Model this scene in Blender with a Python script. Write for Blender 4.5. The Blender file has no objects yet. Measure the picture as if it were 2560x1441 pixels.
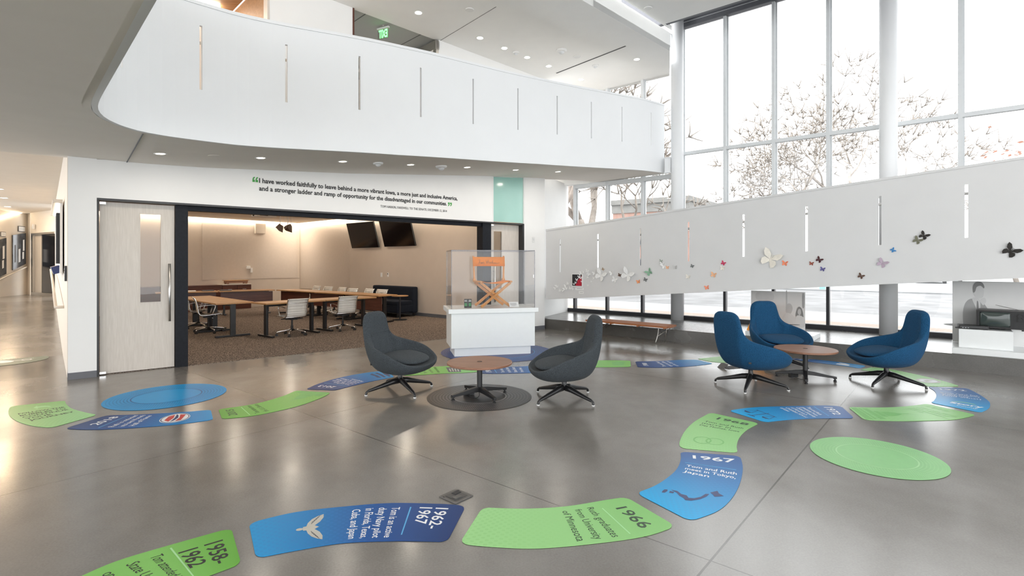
import bpy, bmesh, math, random
from mathutils import Vector, Matrix
R = math.radians
PI = math.pi
random.seed(7)
S = bpy.context.scene
COL = S.collection

# ------------------------------------------------------------------ camera, world, exposure
EYE = 1.56            # eye height
FPX = 1305.0          # focal length in pixels of the 2560 x 1441 frame
CX, HY = 1280.0, 658.0
cam = bpy.data.cameras.new('camera')
cam.sensor_width = 36.0
cam.lens = FPX / 2560 * 36.0
cam.shift_y = -(720.5 - HY) / 2560
cam.clip_end = 500
camo = bpy.data.objects.new('camera', cam)
COL.objects.link(camo)
camo.location = (0, 0, EYE)
camo.rotation_euler = (R(90), 0, 0)
S.camera = camo
S.view_settings.view_transform = 'Standard'
S.view_settings.look = 'None'
S.view_settings.gamma = 1
S.view_settings.use_curve_mapping = False
S.view_settings.exposure = 0.95
S.cycles.use_denoising = True
S.cycles.max_bounces = 8
S.cycles.diffuse_bounces = 5
S.cycles.glossy_bounces = 4
S.cycles.transparent_max_bounces = 16
S.cycles.sample_clamp_indirect = 4.0
S.cycles.caustics_reflective = False
S.cycles.caustics_refractive = False

w = bpy.data.worlds.new('overcast_sky')
S.world = w
w.use_nodes = True
nt = w.node_tree
nt.nodes.clear()
bgn = nt.nodes.new('ShaderNodeBackground')
outw = nt.nodes.new('ShaderNodeOutputWorld')
tc = nt.nodes.new('ShaderNodeTexCoord')
sx = nt.nodes.new('ShaderNodeSeparateXYZ')
rampw = nt.nodes.new('ShaderNodeValToRGB')
rampw.color_ramp.elements[0].position = 0.0
rampw.color_ramp.elements[0].color = (0.93, 0.95, 0.97, 1)
rampw.color_ramp.elements[1].position = 0.6
rampw.color_ramp.elements[1].color = (1, 1, 1, 1)
nt.links.new(tc.outputs['Generated'], sx.inputs[0])
nt.links.new(sx.outputs['Z'], rampw.inputs[0])
nt.links.new(rampw.outputs[0], bgn.inputs['Color'])
bgn.inputs['Strength'].default_value = 2.6
nt.links.new(bgn.outputs[0], outw.inputs[0])

def area(name, loc, size, power, color, rot=(0, 0, 0), parent=None):
    l = bpy.data.lights.new(name, 'AREA')
    l.shape = 'RECTANGLE'
    l.size, l.size_y = size
    l.energy = power
    l.color = color
    o = bpy.data.objects.new(name, l)
    COL.objects.link(o)
    o.location = loc
    o.rotation_euler = rot
    if parent:
        o.parent = parent
    return o

# ------------------------------------------------------------------ geometry helpers
def V2(a): return Vector((a[0], a[1], 0))
UF = Vector((.7804, .6252, 0)).normalized()      # along the meeting-room wall
NF = Vector((-UF.y, UF.x, 0))                  # its outward (far) normal
OF = 9.13
WN = Vector((.645, .764, 0)).normalized()      # normal of the window wall
WT = Vector((WN.y, -WN.x, 0))                  # along the window wall, to the right
def ray(px, py):
    return Vector(((px - CX) / FPX, 1, (HY - py) / FPX))
EYEV = Vector((0, 0, EYE))
def onz(px, py, z=0.0):
    r = ray(px, py)
    return EYEV + r * ((z - EYE) / r.z)
def onpl(px, py, n, off):
    r = ray(px, py)
    return EYEV + r * (off / (r.x * n.x + r.y * n.y))
def atd(px, py, d):
    return EYEV + ray(px, py) * d
def fac(s, z, off=0.0):
    p = UF * s + NF * (OF + off)
    return Vector((p.x, p.y, z))
def fs(px):
    p = onpl(px, HY, NF, OF)
    return p.dot(UF)
def win(t, n, z):
    p = WT * t + WN * n
    return Vector((p.x, p.y, z))
def wt(px, n):
    return onpl(px, HY, WN, n).dot(WT)
ZS_KNOTS = [(-9, 2.98), (.39, 2.98), (1.34, 3.015), (3.56, 3.165), (6.50, 3.43), (9.59, 3.655), (10.75, 3.71), (14.1, 3.95)]
def zsof(p):                                   # underside of the upper ramp
    s = p[0] * UF.x + p[1] * UF.y
    for (a, za), (b, zb) in zip(ZS_KNOTS, ZS_KNOTS[1:]):
        if s <= b:
            return za + (zb - za) * max(0, (s - a)) / (b - a)
    return ZS_KNOTS[-1][1]
def onsof(px, py):
    r = ray(px, py)
    z = 3.2
    for _ in range(40):
        p = EYEV + r * ((z - EYE) / r.z)
        z = .5 * z + .5 * zsof(p)
    return EYEV + r * ((z - EYE) / r.z)

class MB:
    def __init__(self):
        self.v, self.f, self.uv = [], [], None
    def add(self, vs, fs_):
        o = len(self.v)
        self.v += [tuple(p) for p in vs]
        self.f += [tuple(i + o for i in q) for q in fs_]
        return self
    def box(self, c, s, ax=None, ay=None):
        c = Vector(c)
        ax = (Vector(ax) if ax is not None else Vector((1, 0, 0))).normalized()
        ay = (Vector(ay) if ay is not None else Vector((-ax.y, ax.x, 0))).normalized()
        az = ax.cross(ay)
        vs = []
        for k in (-.5, .5):
            for j in (-.5, .5):
                for i in (-.5, .5):
                    vs.append(c + ax * (i * s[0]) + ay * (j * s[1]) + az * (k * s[2]))
        return self.add(vs, [(0, 2, 3, 1), (4, 5, 7, 6), (0, 1, 5, 4), (2, 6, 7, 3), (0, 4, 6, 2), (1, 3, 7, 5)])
    def prism(self, poly, z0, z1):
        """poly: list of (x, y); z0/z1 numbers or functions of the point"""
        a = lambda z, p: z(p) if callable(z) else z
        n = len(poly)
        area2 = sum(poly[i][0] * poly[(i + 1) % n][1] - poly[(i + 1) % n][0] * poly[i][1] for i in range(n))
        if area2 < 0:
            poly = poly[::-1]
        vs = [(p[0], p[1], a(z0, p)) for p in poly] + [(p[0], p[1], a(z1, p)) for p in poly]
        fs_ = [tuple(range(n - 1, -1, -1)), tuple(range(n, 2 * n))]
        fs_ += [(i, (i + 1) % n, n + (i + 1) % n, n + i) for i in range(n)]
        return self.add(vs, fs_)
    def tube(self, pts, r, n=8, closed=False):
        pts = [Vector(p) for p in pts]
        m = len(pts)
        rs = r if isinstance(r, (list, tuple)) else [r] * m
        vs, fs_ = [], []
        up = None
        for i, p in enumerate(pts):
            if closed:
                t = pts[(i + 1) % m] - pts[i - 1]
            else:
                t = pts[min(i + 1, m - 1)] - pts[max(i - 1, 0)]
            t = t.normalized() if t.length > 1e-9 else Vector((0, 0, 1))
            if up is None:
                up = Vector((0, 0, 1)) if abs(t.z) < .9 else Vector((1, 0, 0))
            a = t.cross(up)
            if a.length < 1e-6:
                a = t.cross(Vector((1, 0, 0)))
            a.normalize()
            b = a.cross(t).normalized()
            up = b
            for k in range(n):
                q = 2 * PI * k / n
                vs.append(p + (a * math.cos(q) + b * math.sin(q)) * rs[i])
        for i in range(m if closed else m - 1):
            j = (i + 1) % m
            for k in range(n):
                l = (k + 1) % n
                fs_.append((i * n + k, j * n + k, j * n + l, i * n + l))
        if not closed:
            fs_.append(tuple(range(n)))
            fs_.append(tuple(range(m * n - 1, (m - 1) * n - 1, -1)))
        return self.add(vs, fs_)
    def lathe(self, prof, n=32, c=(0, 0, 0)):
        vs, fs_ = [], []
        for (r, z) in prof:
            for k in range(n):
                q = 2 * PI * k / n
                vs.append((c[0] + r * math.cos(q), c[1] + r * math.sin(q), c[2] + z))
        m = len(prof)
        for i in range(m - 1):
            for k in range(n):
                l = (k + 1) % n
                fs_.append((i * n + k, i * n + l, (i + 1) * n + l, (i + 1) * n + k))
        fs_.append(tuple(range(n - 1, -1, -1)))
        fs_.append(tuple(range((m - 1) * n, m * n)))
        return self.add(vs, fs_)
    def grid(self, rows, closed_u=False, cap=False):
        m, n = len(rows), len(rows[0])
        vs = [p for r_ in rows for p in r_]
        fs_ = []
        for i in range(m - 1):
            for k in range(n if closed_u else n - 1):
                l = (k + 1) % n
                fs_.append((i * n + k, i * n + l, (i + 1) * n + l, (i + 1) * n + k))
        if cap:
            fs_.append(tuple(range(n - 1, -1, -1)))
            fs_.append(tuple(range((m - 1) * n, m * n)))
        return self.add(vs, fs_)
    def build(self, name, m, parent=None, smooth=False, bevel=0, sub=0, local=False):
        me = bpy.data.meshes.new(name)
        me.from_pydata(self.v, [], self.f)
        if self.uv is not None:
            ul = me.uv_layers.new(name='u')
            for lp in me.loops:
                ul.data[lp.index].uv = self.uv[lp.vertex_index]
        me.update()
        b = bmesh.new()
        b.from_mesh(me)
        bmesh.ops.recalc_face_normals(b, faces=b.faces)
        b.to_mesh(me)
        b.free()
        if m:
            me.materials.append(m)
        if smooth:
            for p in me.polygons:
                p.use_smooth = True
        o = bpy.data.objects.new(name, me)
        COL.objects.link(o)
        if parent:
            o.parent = parent
        if bevel:
            md = o.modifiers.new('bevel', 'BEVEL')
            md.width = bevel
            md.segments = 2
            md.limit_method = 'ANGLE'
        if sub:
            md = o.modifiers.new('sub', 'SUBSURF')
            md.levels = sub
            md.render_levels = sub
        return o

def tag(o, label, cat, group=None, kind=None):
    o['label'] = label
    o['category'] = cat
    if group: o['group'] = group
    if kind: o['kind'] = kind
    return o
def struct(o):
    o['kind'] = 'structure'
    return o
def thing(name, label, cat, loc=(0, 0, 0), rz=0, group=None):
    o = bpy.data.objects.new(name, None)
    COL.objects.link(o)
    o.empty_display_size = .1
    o.location = loc
    o.rotation_euler = (0, 0, rz)
    return tag(o, label, cat, group)
def copy_tree(o, parent=None):
    c = o.copy()
    COL.objects.link(c)
    c.parent = parent
    for ch in list(o.children):
        copy_tree(ch, c)
    return c

def catmull(pts, n, closed=False):
    pts = [Vector(p) for p in pts]
    m = len(pts)
    out = []
    segs = m if closed else m - 1
    for k in range(n if closed else n + 1):
        u = k / n * segs
        i = min(int(u), segs - 1)
        f = u - i
        g = (lambda j: pts[j % m]) if closed else (lambda j: pts[j] if 0 <= j < m else (pts[0] * 2 - pts[1] if j < 0 else pts[-1] * 2 - pts[-2]))
        p0, p1, p2, p3 = g(i - 1), g(i), g(i + 1), g(i + 2)
        out.append(.5 * ((2 * p1) + (p2 - p0) * f + (2 * p0 - 5 * p1 + 4 * p2 - p3) * f * f + (3 * p1 - p0 - 3 * p2 + p3) * f ** 3))
    return out

# ------------------------------------------------------------------ materials
def mat(name, col, rough=.5, metal=0, var=.05, scale=12, bump=0, spec=.5, coat=0, sheen=0, emit=None, es=0):
    m = bpy.data.materials.new(name)
    m.use_nodes = True
    t = m.node_tree
    b = t.nodes['Principled BSDF']
    b.inputs['Roughness'].default_value = rough
    b.inputs['Metallic'].default_value = metal
    b.inputs['Specular IOR Level'].default_value = spec
    b.inputs['Coat Weight'].default_value = coat
    b.inputs['Coat Roughness'].default_value = .08
    b.inputs['Sheen Weight'].default_value = sheen
    no = t.nodes.new('ShaderNodeTexNoise')
    no.inputs['Scale'].default_value = scale
    no.inputs['Detail'].default_value = 4
    co = t.nodes.new('ShaderNodeTexCoord')
    t.links.new(co.outputs['Object'], no.inputs['Vector'])
    mx = t.nodes.new('ShaderNodeValToRGB')
    mx.color_ramp.elements[0].position = .3
    mx.color_ramp.elements[1].position = .7
    mx.color_ramp.elements[0].color = tuple(max(0, c * (1 - var)) for c in col) + (1,)
    mx.color_ramp.elements[1].color = tuple(min(1, c * (1 + var)) for c in col) + (1,)
    t.links.new(no.outputs['Fac'], mx.inputs[0])
    t.links.new(mx.outputs[0], b.inputs['Base Color'])
    if bump:
        bp = t.nodes.new('ShaderNodeBump')
        bp.inputs['Strength'].default_value = bump
        bp.inputs['Distance'].default_value = .01
        t.links.new(no.outputs['Fac'], bp.inputs['Height'])
        t.links.new(bp.outputs[0], b.inputs['Normal'])
    if emit:
        b.inputs['Emission Color'].default_value = tuple(emit) + (1,)
        b.inputs['Emission Strength'].default_value = es
    return m

def nodes_of(m):
    t = m.node_tree
    return t, t.nodes['Principled BSDF']

def wood(name, c1, c2, scale=3, rough=.4, axis=(1, 12, 12)):
    m = mat(name, c1, rough)
    t, b = nodes_of(m)
    co = t.nodes.new('ShaderNodeTexCoord')
    mp = t.nodes.new('ShaderNodeMapping')
    mp.inputs['Scale'].default_value = axis
    no = t.nodes.new('ShaderNodeTexNoise')
    no.inputs['Scale'].default_value = scale
    no.inputs['Detail'].default_value = 6
    no.inputs['Distortion'].default_value = .8
    cr = t.nodes.new('ShaderNodeValToRGB')
    cr.color_ramp.elements[0].position = .35
    cr.color_ramp.elements[1].position = .65
    cr.color_ramp.elements[0].color = tuple(c1) + (1,)
    cr.color_ramp.elements[1].color = tuple(c2) + (1,)
    t.links.new(co.outputs['Object'], mp.inputs[0])
    t.links.new(mp.outputs[0], no.inputs['Vector'])
    t.links.new(no.outputs['Fac'], cr.inputs[0])
    t.links.new(cr.outputs[0], b.inputs['Base Color'])
    return m

def fabric(name, c, var=.42, scale=170):
    m = mat(name, c, .95, var=var, scale=scale, bump=.25, spec=.12, sheen=.04)
    return m

def glass(name, tint=(1, 1, 1), refl=1.0, ior=1.45, rough=0.0):
    m = bpy.data.materials.new(name)
    m.use_nodes = True
    t = m.node_tree
    t.nodes.clear()
    o = t.nodes.new('ShaderNodeOutputMaterial')
    tr = t.nodes.new('ShaderNodeBsdfTransparent')
    gl = t.nodes.new('ShaderNodeBsdfGlossy')
    gl.inputs['Roughness'].default_value = rough
    no = t.nodes.new('ShaderNodeTexNoise')
    no.inputs['Scale'].default_value = .7
    cr = t.nodes.new('ShaderNodeValToRGB')
    cr.color_ramp.elements[0].color = tuple(c * .985 for c in tint) + (1,)
    cr.color_ramp.elements[1].color = tuple(tint) + (1,)
    t.links.new(no.outputs['Fac'], cr.inputs[0])
    t.links.new(cr.outputs[0], tr.inputs[0])
    fr = t.nodes.new('ShaderNodeFresnel')
    fr.inputs['IOR'].default_value = ior
    ml = t.nodes.new('ShaderNodeMath')
    ml.operation = 'MULTIPLY'
    ml.inputs[1].default_value = refl
    ml.use_clamp = True
    mx = t.nodes.new('ShaderNodeMixShader')
    t.links.new(fr.outputs[0], ml.inputs[0])
    t.links.new(ml.outputs[0], mx.inputs[0])
    t.links.new(tr.outputs[0], mx.inputs[1])
    t.links.new(gl.outputs[0], mx.inputs[2])
    t.links.new(mx.outputs[0], o.inputs[0])
    return m

def emit(name, col, st):
    return mat(name, (.8, .8, .8), .5, emit=col, es=st)

M = {}
M['wall'] = mat('white_paint', (.83, .83, .82), .65, var=.012, scale=3)
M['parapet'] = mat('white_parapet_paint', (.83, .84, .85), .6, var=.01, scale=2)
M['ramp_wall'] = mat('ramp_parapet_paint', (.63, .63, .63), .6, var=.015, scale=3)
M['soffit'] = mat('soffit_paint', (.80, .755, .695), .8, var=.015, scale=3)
M['ceil'] = mat('ceiling_paint', (.85, .85, .835), .8, var=.012, scale=3)
M['beige'] = mat('meeting_room_paint', (.62, .54, .46), .7, var=.02, scale=3)
M['corr'] = mat('corridor_paint', (.74, .68, .60), .65, var=.02, scale=3)
M['base'] = mat('grey_base', (.13, .135, .15), .55)
M['steel'] = mat('painted_steel', (.008, .0095, .014), .5, var=.2, scale=30, spec=.2)
M['black'] = mat('black_metal', (.012, .012, .013), .35, var=.2)
M['blackmatte'] = mat('black_plastic', (.02, .02, .021), .55, var=.15)
M['frame_dark'] = mat('dark_window_frame', (.03, .03, .035), .4)
M['frame_light'] = mat('light_window_frame', (.68, .70, .71), .45, var=.02)
M['chrome'] = mat('polished_aluminium', (.80, .80, .80), .18, 1.0, var=.04)
M['satin'] = mat('brushed_steel', (.62, .60, .57), .32, 1.0, var=.08, scale=80)
M['white'] = mat('white_laminate', (.80, .82, .82), .35, var=.01)
M['whitemetal'] = mat('white_plastic', (.78, .78, .77), .4, var=.02)
M['paper'] = mat('white_paper', (.82, .82, .81), .8, var=.02)
M['glass'] = glass('window_glass', (.97, .98, .98), .55)
M['acrylic'] = glass('clear_acrylic', (.98, .98, .98), .38, 1.5)
M['acrylic_edge'] = glass('acrylic_edge', (.62, .62, .66), 1.2, 1.5)
M['pane'] = glass('door_glass', (.88, .86, .82), 1.2)
M['teal'] = mat('frosted_teal_glass', (.36, .60, .54), .12, var=.04, scale=2)
M['oak'] = wood('pale_oak', (.60, .55, .49), (.66, .61, .55), 4, .45, (14, 14, 1))
M['walnut'] = wood('walnut_veneer', (.24, .115, .07), (.31, .155, .095), 3, .42, (1, 10, 10))
M['maple'] = wood('honey_veneer', (.42, .22, .085), (.52, .29, .12), 3, .38, (1, 12, 12))
M['redwood'] = wood('dark_cherry', (.075, .022, .014), (.12, .04, .024), 3, .4, (1, 10, 10))
M['bench'] = wood('teak_slats', (.30, .10, .035), (.42, .16, .06), 3, .42, (2, 14, 14))
M['pine'] = wood('pine', (.56, .23, .05), (.68, .31, .085), 4, .4, (14, 14, 1))
M['ceilwood'] = wood('ceiling_wood', (.30, .16, .07), (.38, .21, .10), 3, .5, (1, 8, 8))
M['canvas'] = mat('orange_canvas', (.86, .25, .012), .8, var=.06, scale=300)
M['orange'] = mat('orange_paint', (.90, .33, .02), .5, var=.03)
M['greyfab'] = fabric('grey_wool', (.052, .060, .067))
M['bluefab'] = fabric('blue_wool', (.013, .066, .145))
M['navyfab'] = fabric('navy_upholstery', (.014, .018, .028), .3)
M['leather'] = mat('white_leather', (.72, .70, .65), .45, var=.03, bump=.05)
M['screen'] = mat('dark_screen', (.006, .006, .007), .12, var=.2)
M['tubeglass'] = mat('tube_glass', (.05, .065, .06), .08, var=.3, scale=3)
M['led'] = emit('led_strip', (1, .90, .76), 11)
M['led_cool'] = emit('led_strip_corridor', (1, .86, .66), 4)
M['lamp'] = emit('downlight_lens', (1, .88, .72), 3.2)
M['exit'] = emit('exit_letters', (.05, 1, .12), 1.6)
M['ink'] = mat('black_lettering', (.012, .012, .014), .5)
M['inkgrey'] = mat('grey_lettering', (.10, .10, .11), .5)
M['inkwhite'] = mat('white_lettering', (.85, .86, .88), .45)
M['inkgreen'] = mat('green_lettering', (.04, .33, .05), .5)
M['inkdark'] = mat('dark_green_lettering', (.02, .05, .02), .45)
M['inknavy'] = mat('navy_emblem', (.02, .035, .14), .45)
M['inkpale'] = mat('pale_green_emblem', (.38, .72, .33), .45)
M['inkmid'] = mat('mid_green_emblem', (.20, .52, .15), .45)
M['inkcyan'] = mat('cyan_line', (.10, .42, .75), .5)
M['inkred'] = mat('red_emblem', (.55, .04, .03), .45)
M['snow'] = mat('snow', (.25, .255, .26), .9, var=.22, scale=.6)
M['stone'] = mat('pale_stone', (.185, .18, .17), .85, var=.12, scale=1.5)
M['road'] = mat('wet_road', (.175, .175, .178), .8, var=.25, scale=.8, spec=.2)
M['bark'] = mat('bark', (.22, .20, .18), .9, var=.2, scale=3)
M['bark2'] = mat('pale_bark', (.28, .245, .215), .9, var=.25, scale=3)
M['leafred'] = mat('russet_leaves', (.55, .30, .22), .8)

# polished concrete with its saw-cut joints
def concrete(name, c_lo, c_hi, rough, joints=(), coat=.0, spec=.5):
    m = mat(name, c_lo, rough, spec=spec)
    t, b = nodes_of(m)
    geo = t.nodes.new('ShaderNodeNewGeometry')
    n1 = t.nodes.new('ShaderNodeTexNoise'); n1.inputs['Scale'].default_value = .9; n1.inputs['Detail'].default_value = 6; n1.inputs['Roughness'].default_value = .6
    n2 = t.nodes.new('ShaderNodeTexNoise'); n2.inputs['Scale'].default_value = 90; n2.inputs['Detail'].default_value = 3
    mp = t.nodes.new('ShaderNodeMapping'); mp.inputs['Scale'].default_value = (1, .8, 1)
    t.links.new(geo.outputs['Position'], mp.inputs[0])
    t.links.new(mp.outputs[0], n1.inputs['Vector'])
    t.links.new(geo.outputs['Position'], n2.inputs['Vector'])
    ad = t.nodes.new('ShaderNodeMath'); ad.operation = 'MULTIPLY_ADD'
    t.links.new(n2.outputs['Fac'], ad.inputs[0]); ad.inputs[1].default_value = .35
    t.links.new(n1.outputs['Fac'], ad.inputs[2])
    cr = t.nodes.new('ShaderNodeValToRGB')
    cr.color_ramp.elements[0].position = .45; cr.color_ramp.elements[0].color = tuple(c_lo) + (1,)
    cr.color_ramp.elements[1].position = .88; cr.color_ramp.elements[1].color = tuple(c_hi) + (1,)
    t.links.new(ad.outputs[0], cr.inputs[0])
    last = cr.outputs[0]
    prev = None
    for (n, c, wd) in joints:
        dt = t.nodes.new('ShaderNodeVectorMath'); dt.operation = 'DOT_PRODUCT'
        t.links.new(geo.outputs['Position'], dt.inputs[0]); dt.inputs[1].default_value = (n[0], n[1], 0)
        sb = t.nodes.new('ShaderNodeMath'); sb.operation = 'SUBTRACT'; sb.inputs[1].default_value = c
        t.links.new(dt.outputs['Value'], sb.inputs[0])
        ab = t.nodes.new('ShaderNodeMath'); ab.operation = 'ABSOLUTE'; t.links.new(sb.outputs[0], ab.inputs[0])
        lt = t.nodes.new('ShaderNodeMath'); lt.operation = 'LESS_THAN'; lt.inputs[1].default_value = wd
        t.links.new(ab.outputs[0], lt.inputs[0])
        if prev is None:
            prev = lt.outputs[0]
        else:
            mxm = t.nodes.new('ShaderNodeMath'); mxm.operation = 'MAXIMUM'
            t.links.new(prev, mxm.inputs[0]); t.links.new(lt.outputs[0], mxm.inputs[1]); prev = mxm.outputs[0]
    if prev is not None:
        mx = t.nodes.new('ShaderNodeMix'); mx.data_type = 'RGBA'
        t.links.new(prev, mx.inputs[0]); t.links.new(last, mx.inputs[6]); mx.inputs[7].default_value = (.06, .05, .04, 1)
        last = mx.outputs[2]
    t.links.new(last, b.inputs['Base Color'])
    rr = t.nodes.new('ShaderNodeMapRange')
    rr.inputs['From Min'].default_value = .3; rr.inputs['From Max'].default_value = .7
    rr.inputs['To Min'].default_value = rough * .75; rr.inputs['To Max'].default_value = rough * 1.3
    t.links.new(n1.outputs['Fac'], rr.inputs[0])
    t.links.new(rr.outputs[0], b.inputs['Roughness'])
    b.inputs['Coat Weight'].default_value = coat
    b.inputs['Coat Roughness'].default_value = .12
    return m
def joint(a, b, wd):
    p, q = onz(*a), onz(*b)
    d = (q - p).normalized()
    n = Vector((-d.y, d.x, 0))
    return ((n.x, n.y), n.dot(p), wd)
JO = [joint((1829, 1340), (2165, 939), .006), joint((860, 1070), (1611.6, 1343), .004),
      joint((180, 1196), (897.5, 1018), .003), joint((1700, 952), (2520, 1073), .003)]
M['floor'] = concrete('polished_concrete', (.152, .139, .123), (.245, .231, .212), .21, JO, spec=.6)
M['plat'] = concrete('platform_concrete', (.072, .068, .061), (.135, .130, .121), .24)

def carpet():
    m = mat('speckled_carpet', (.15, .12, .10), .95, spec=.1)
    t, b = nodes_of(m)
    geo = t.nodes.new('ShaderNodeNewGeometry')
    n1 = t.nodes.new('ShaderNodeTexNoise'); n1.inputs['Scale'].default_value = 55; n1.inputs['Detail'].default_value = 2
    t.links.new(geo.outputs['Position'], n1.inputs['Vector'])
    cr = t.nodes.new('ShaderNodeValToRGB')
    cr.color_ramp.elements[0].position = .40; cr.color_ramp.elements[0].color = (.045, .037, .032, 1)
    cr.color_ramp.elements[1].position = .60; cr.color_ramp.elements[1].color = (.31, .245, .20, 1)
    t.links.new(n1.outputs['Fac'], cr.inputs[0]); t.links.new(cr.outputs[0], b.inputs['Base Color'])
    bp = t.nodes.new('ShaderNodeBump'); bp.inputs['Strength'].default_value = .5
    t.links.new(n1.outputs['Fac'], bp.inputs['Height']); t.links.new(bp.outputs[0], b.inputs['Normal'])
    return m
M['carpet'] = carpet()

def brick(name, c1, c2, mort, scale, world=True):
    m = mat(name, c1, .85)
    t, b = nodes_of(m)
    co = t.nodes.new('ShaderNodeTexCoord')
    br = t.nodes.new('ShaderNodeTexBrick')
    br.inputs['Scale'].default_value = scale
    br.inputs['Color1'].default_value = tuple(c1) + (1,)
    br.inputs['Color2'].default_value = tuple(c2) + (1,)
    br.inputs['Mortar'].default_value = tuple(mort) + (1,)
    t.links.new(co.outputs['Object'], br.inputs['Vector'])
    t.links.new(br.outputs[0], b.inputs['Base Color'])
    return m
M['brick'] = brick('red_brick', (.30, .165, .13), (.33, .19, .15), (.30, .24, .21), 3)
M['paver'] = brick('brick_paving', (.22, .16, .125), (.27, .21, .17), (.28, .27, .25), 4)

def gradient(name, stops, rough=.38, pattern=None):
    """printed vinyl: colour runs along the strip's own u coordinate, with an optional halftone print"""
    m = mat(name, stops[0][1], rough, spec=.16)
    t, b = nodes_of(m)
    uv = t.nodes.new('ShaderNodeUVMap'); uv.uv_map = 'u'
    se = t.nodes.new('ShaderNodeSeparateXYZ')
    t.links.new(uv.outputs[0], se.inputs[0])
    cr = t.nodes.new('ShaderNodeValToRGB')
    e = cr.color_ramp.elements
    e[0].position = stops[0][0]; e[0].color = tuple(stops[0][1]) + (1,)
    e[1].position = stops[-1][0]; e[1].color = tuple(stops[-1][1]) + (1,)
    for p, c in stops[1:-1]:
        q = e.new(p); q.color = tuple(c) + (1,)
    t.links.new(se.outputs['X'], cr.inputs[0])
    out = cr.outputs[0]
    if pattern:
        su, sv, u0, col = pattern
        mu = t.nodes.new('ShaderNodeMath'); mu.operation = 'MULTIPLY'; mu.inputs[1].default_value = su
        mv = t.nodes.new('ShaderNodeMath'); mv.operation = 'MULTIPLY'; mv.inputs[1].default_value = sv
        t.links.new(se.outputs['X'], mu.inputs[0]); t.links.new(se.outputs['Y'], mv.inputs[0])
        s1 = t.nodes.new('ShaderNodeMath'); s1.operation = 'SINE'; t.links.new(mu.outputs[0], s1.inputs[0])
        s2 = t.nodes.new('ShaderNodeMath'); s2.operation = 'SINE'; t.links.new(mv.outputs[0], s2.inputs[0])
        pr = t.nodes.new('ShaderNodeMath'); pr.operation = 'MULTIPLY'; t.links.new(s1.outputs[0], pr.inputs[0]); t.links.new(s2.outputs[0], pr.inputs[1])
        gt = t.nodes.new('ShaderNodeMath'); gt.operation = 'GREATER_THAN'; gt.inputs[1].default_value = .25; t.links.new(pr.outputs[0], gt.inputs[0])
        mr = t.nodes.new('ShaderNodeMapRange')
        mr.inputs['From Min'].default_value = u0; mr.inputs['From Max'].default_value = min(1, u0 + .4)
        mr.inputs['To Max'].default_value = .28
        t.links.new(se.outputs['X'], mr.inputs[0])
        fm = t.nodes.new('ShaderNodeMath'); fm.operation = 'MULTIPLY'; t.links.new(gt.outputs[0], fm.inputs[0]); t.links.new(mr.outputs[0], fm.inputs[1])
        mx = t.nodes.new('ShaderNodeMix'); mx.data_type = 'RGBA'
        t.links.new(fm.outputs[0], mx.inputs[0]); t.links.new(out, mx.inputs[6]); mx.inputs[7].default_value = tuple(col) + (1,)
        out = mx.outputs[2]
    t.links.new(out, b.inputs['Base Color'])
    return m

# ------------------------------------------------------------------ lettering
def text_shape(txt, bold=0.0):
    """triangles of a line of lettering, x from 0, cap height 1"""
    cu = bpy.data.curves.new('lettering', 'FONT')
    cu.body = txt
    cu.size = 1.0
    cu.offset = bold
    cu.resolution_u = 2
    o = bpy.data.objects.new('lettering', cu)
    COL.objects.link(o)
    dg = bpy.context.evaluated_depsgraph_get()
    me = o.evaluated_get(dg).to_mesh()
    vs = [Vector(v.co) for v in me.vertices]
    fs_ = [tuple(p.vertices) for p in me.polygons]
    o.evaluated_get(dg).to_mesh_clear()
    bpy.data.objects.remove(o)
    bpy.data.curves.remove(cu)
    x0 = min(v.x for v in vs); x1 = max(v.x for v in vs)
    return [((v.x - x0) / (x1 - x0), v.y / .72) for v in vs], fs_
def lettering(mb, txt, fn, bold=0.0, mirror=False):
    """fn(a, b) -> 3D point; a runs 0..1 along the line, b is 0 at the baseline, 1 at cap height"""
    vs, fs_ = text_shape(txt, bold)
    mb.add([fn((1 - a) if mirror else a, b) for a, b in vs], fs_)
    return mb

# ================================================================== THE SETTING
K = fac(fs(169.3), 0)                       # near corner of the meeting-room wall and the corridor
KC = Vector((-.667, .745, 0)).normalized()
KL = Vector((-KC.y, KC.x, 0))           # to the left of the corridor direction
F0 = win(wt(1362, 9.98), 9.98, 0)
def kc(a, l, z=0.0):
    p = K + KC * a + KL * l
    return Vector((p.x, p.y, z))
def flat(name, pts, z, m, th=.2, parent=None):
    return MB().prism([(p[0], p[1]) for p in pts], (lambda p: z - th), (lambda p: z)).build(name, m, parent)

struct(flat('floor', [fac(fs(190), 0, .12), fac(fs(1362) - .05, 0, .12), F0 + WN * .1 + UF * .0, win(15, 10.1, 0), (14, -9), (-15, -9), kc(2.5, 7), kc(2.5, -.15)], 0, M['floor']))
struct(MB().prism([tuple(kc(2.5, -.15))[:2], tuple(kc(2.5, 7))[:2], tuple(kc(11.5, 7))[:2], tuple(kc(11.5, -.15))[:2]],
                  lambda p: -.25, lambda p: max(0, min(.45, ((Vector((p[0], p[1], 0)) - K).dot(KC) - 2.5) / 9 * .45))).build('floor_corridor_ramp', M['floor']))
struct(flat('floor_corridor_landing', [kc(11.5, -2), kc(11.5, 7), kc(19, 7), kc(19, -4)], .45, M['floor']))

# meeting-room carpet
RC = win(wt(750, 10.0), 10.0, 0)        # far corner of the meeting room
E2 = WN                                  # away from the camera
RW_R = F0
RL = RC - E2 * 6.95
struct(flat('floor_meeting_room', [fac(fs(190), 0, .12), fac(fs(1362) - .05, 0, .12),fac(fs(1362) - .05, 0), F0 + WN * .1 - WT * .02, RC + WN * .1 - WT * .1, RL - WT * .1][::-1], 0.004, M['carpet'], .1))

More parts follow.
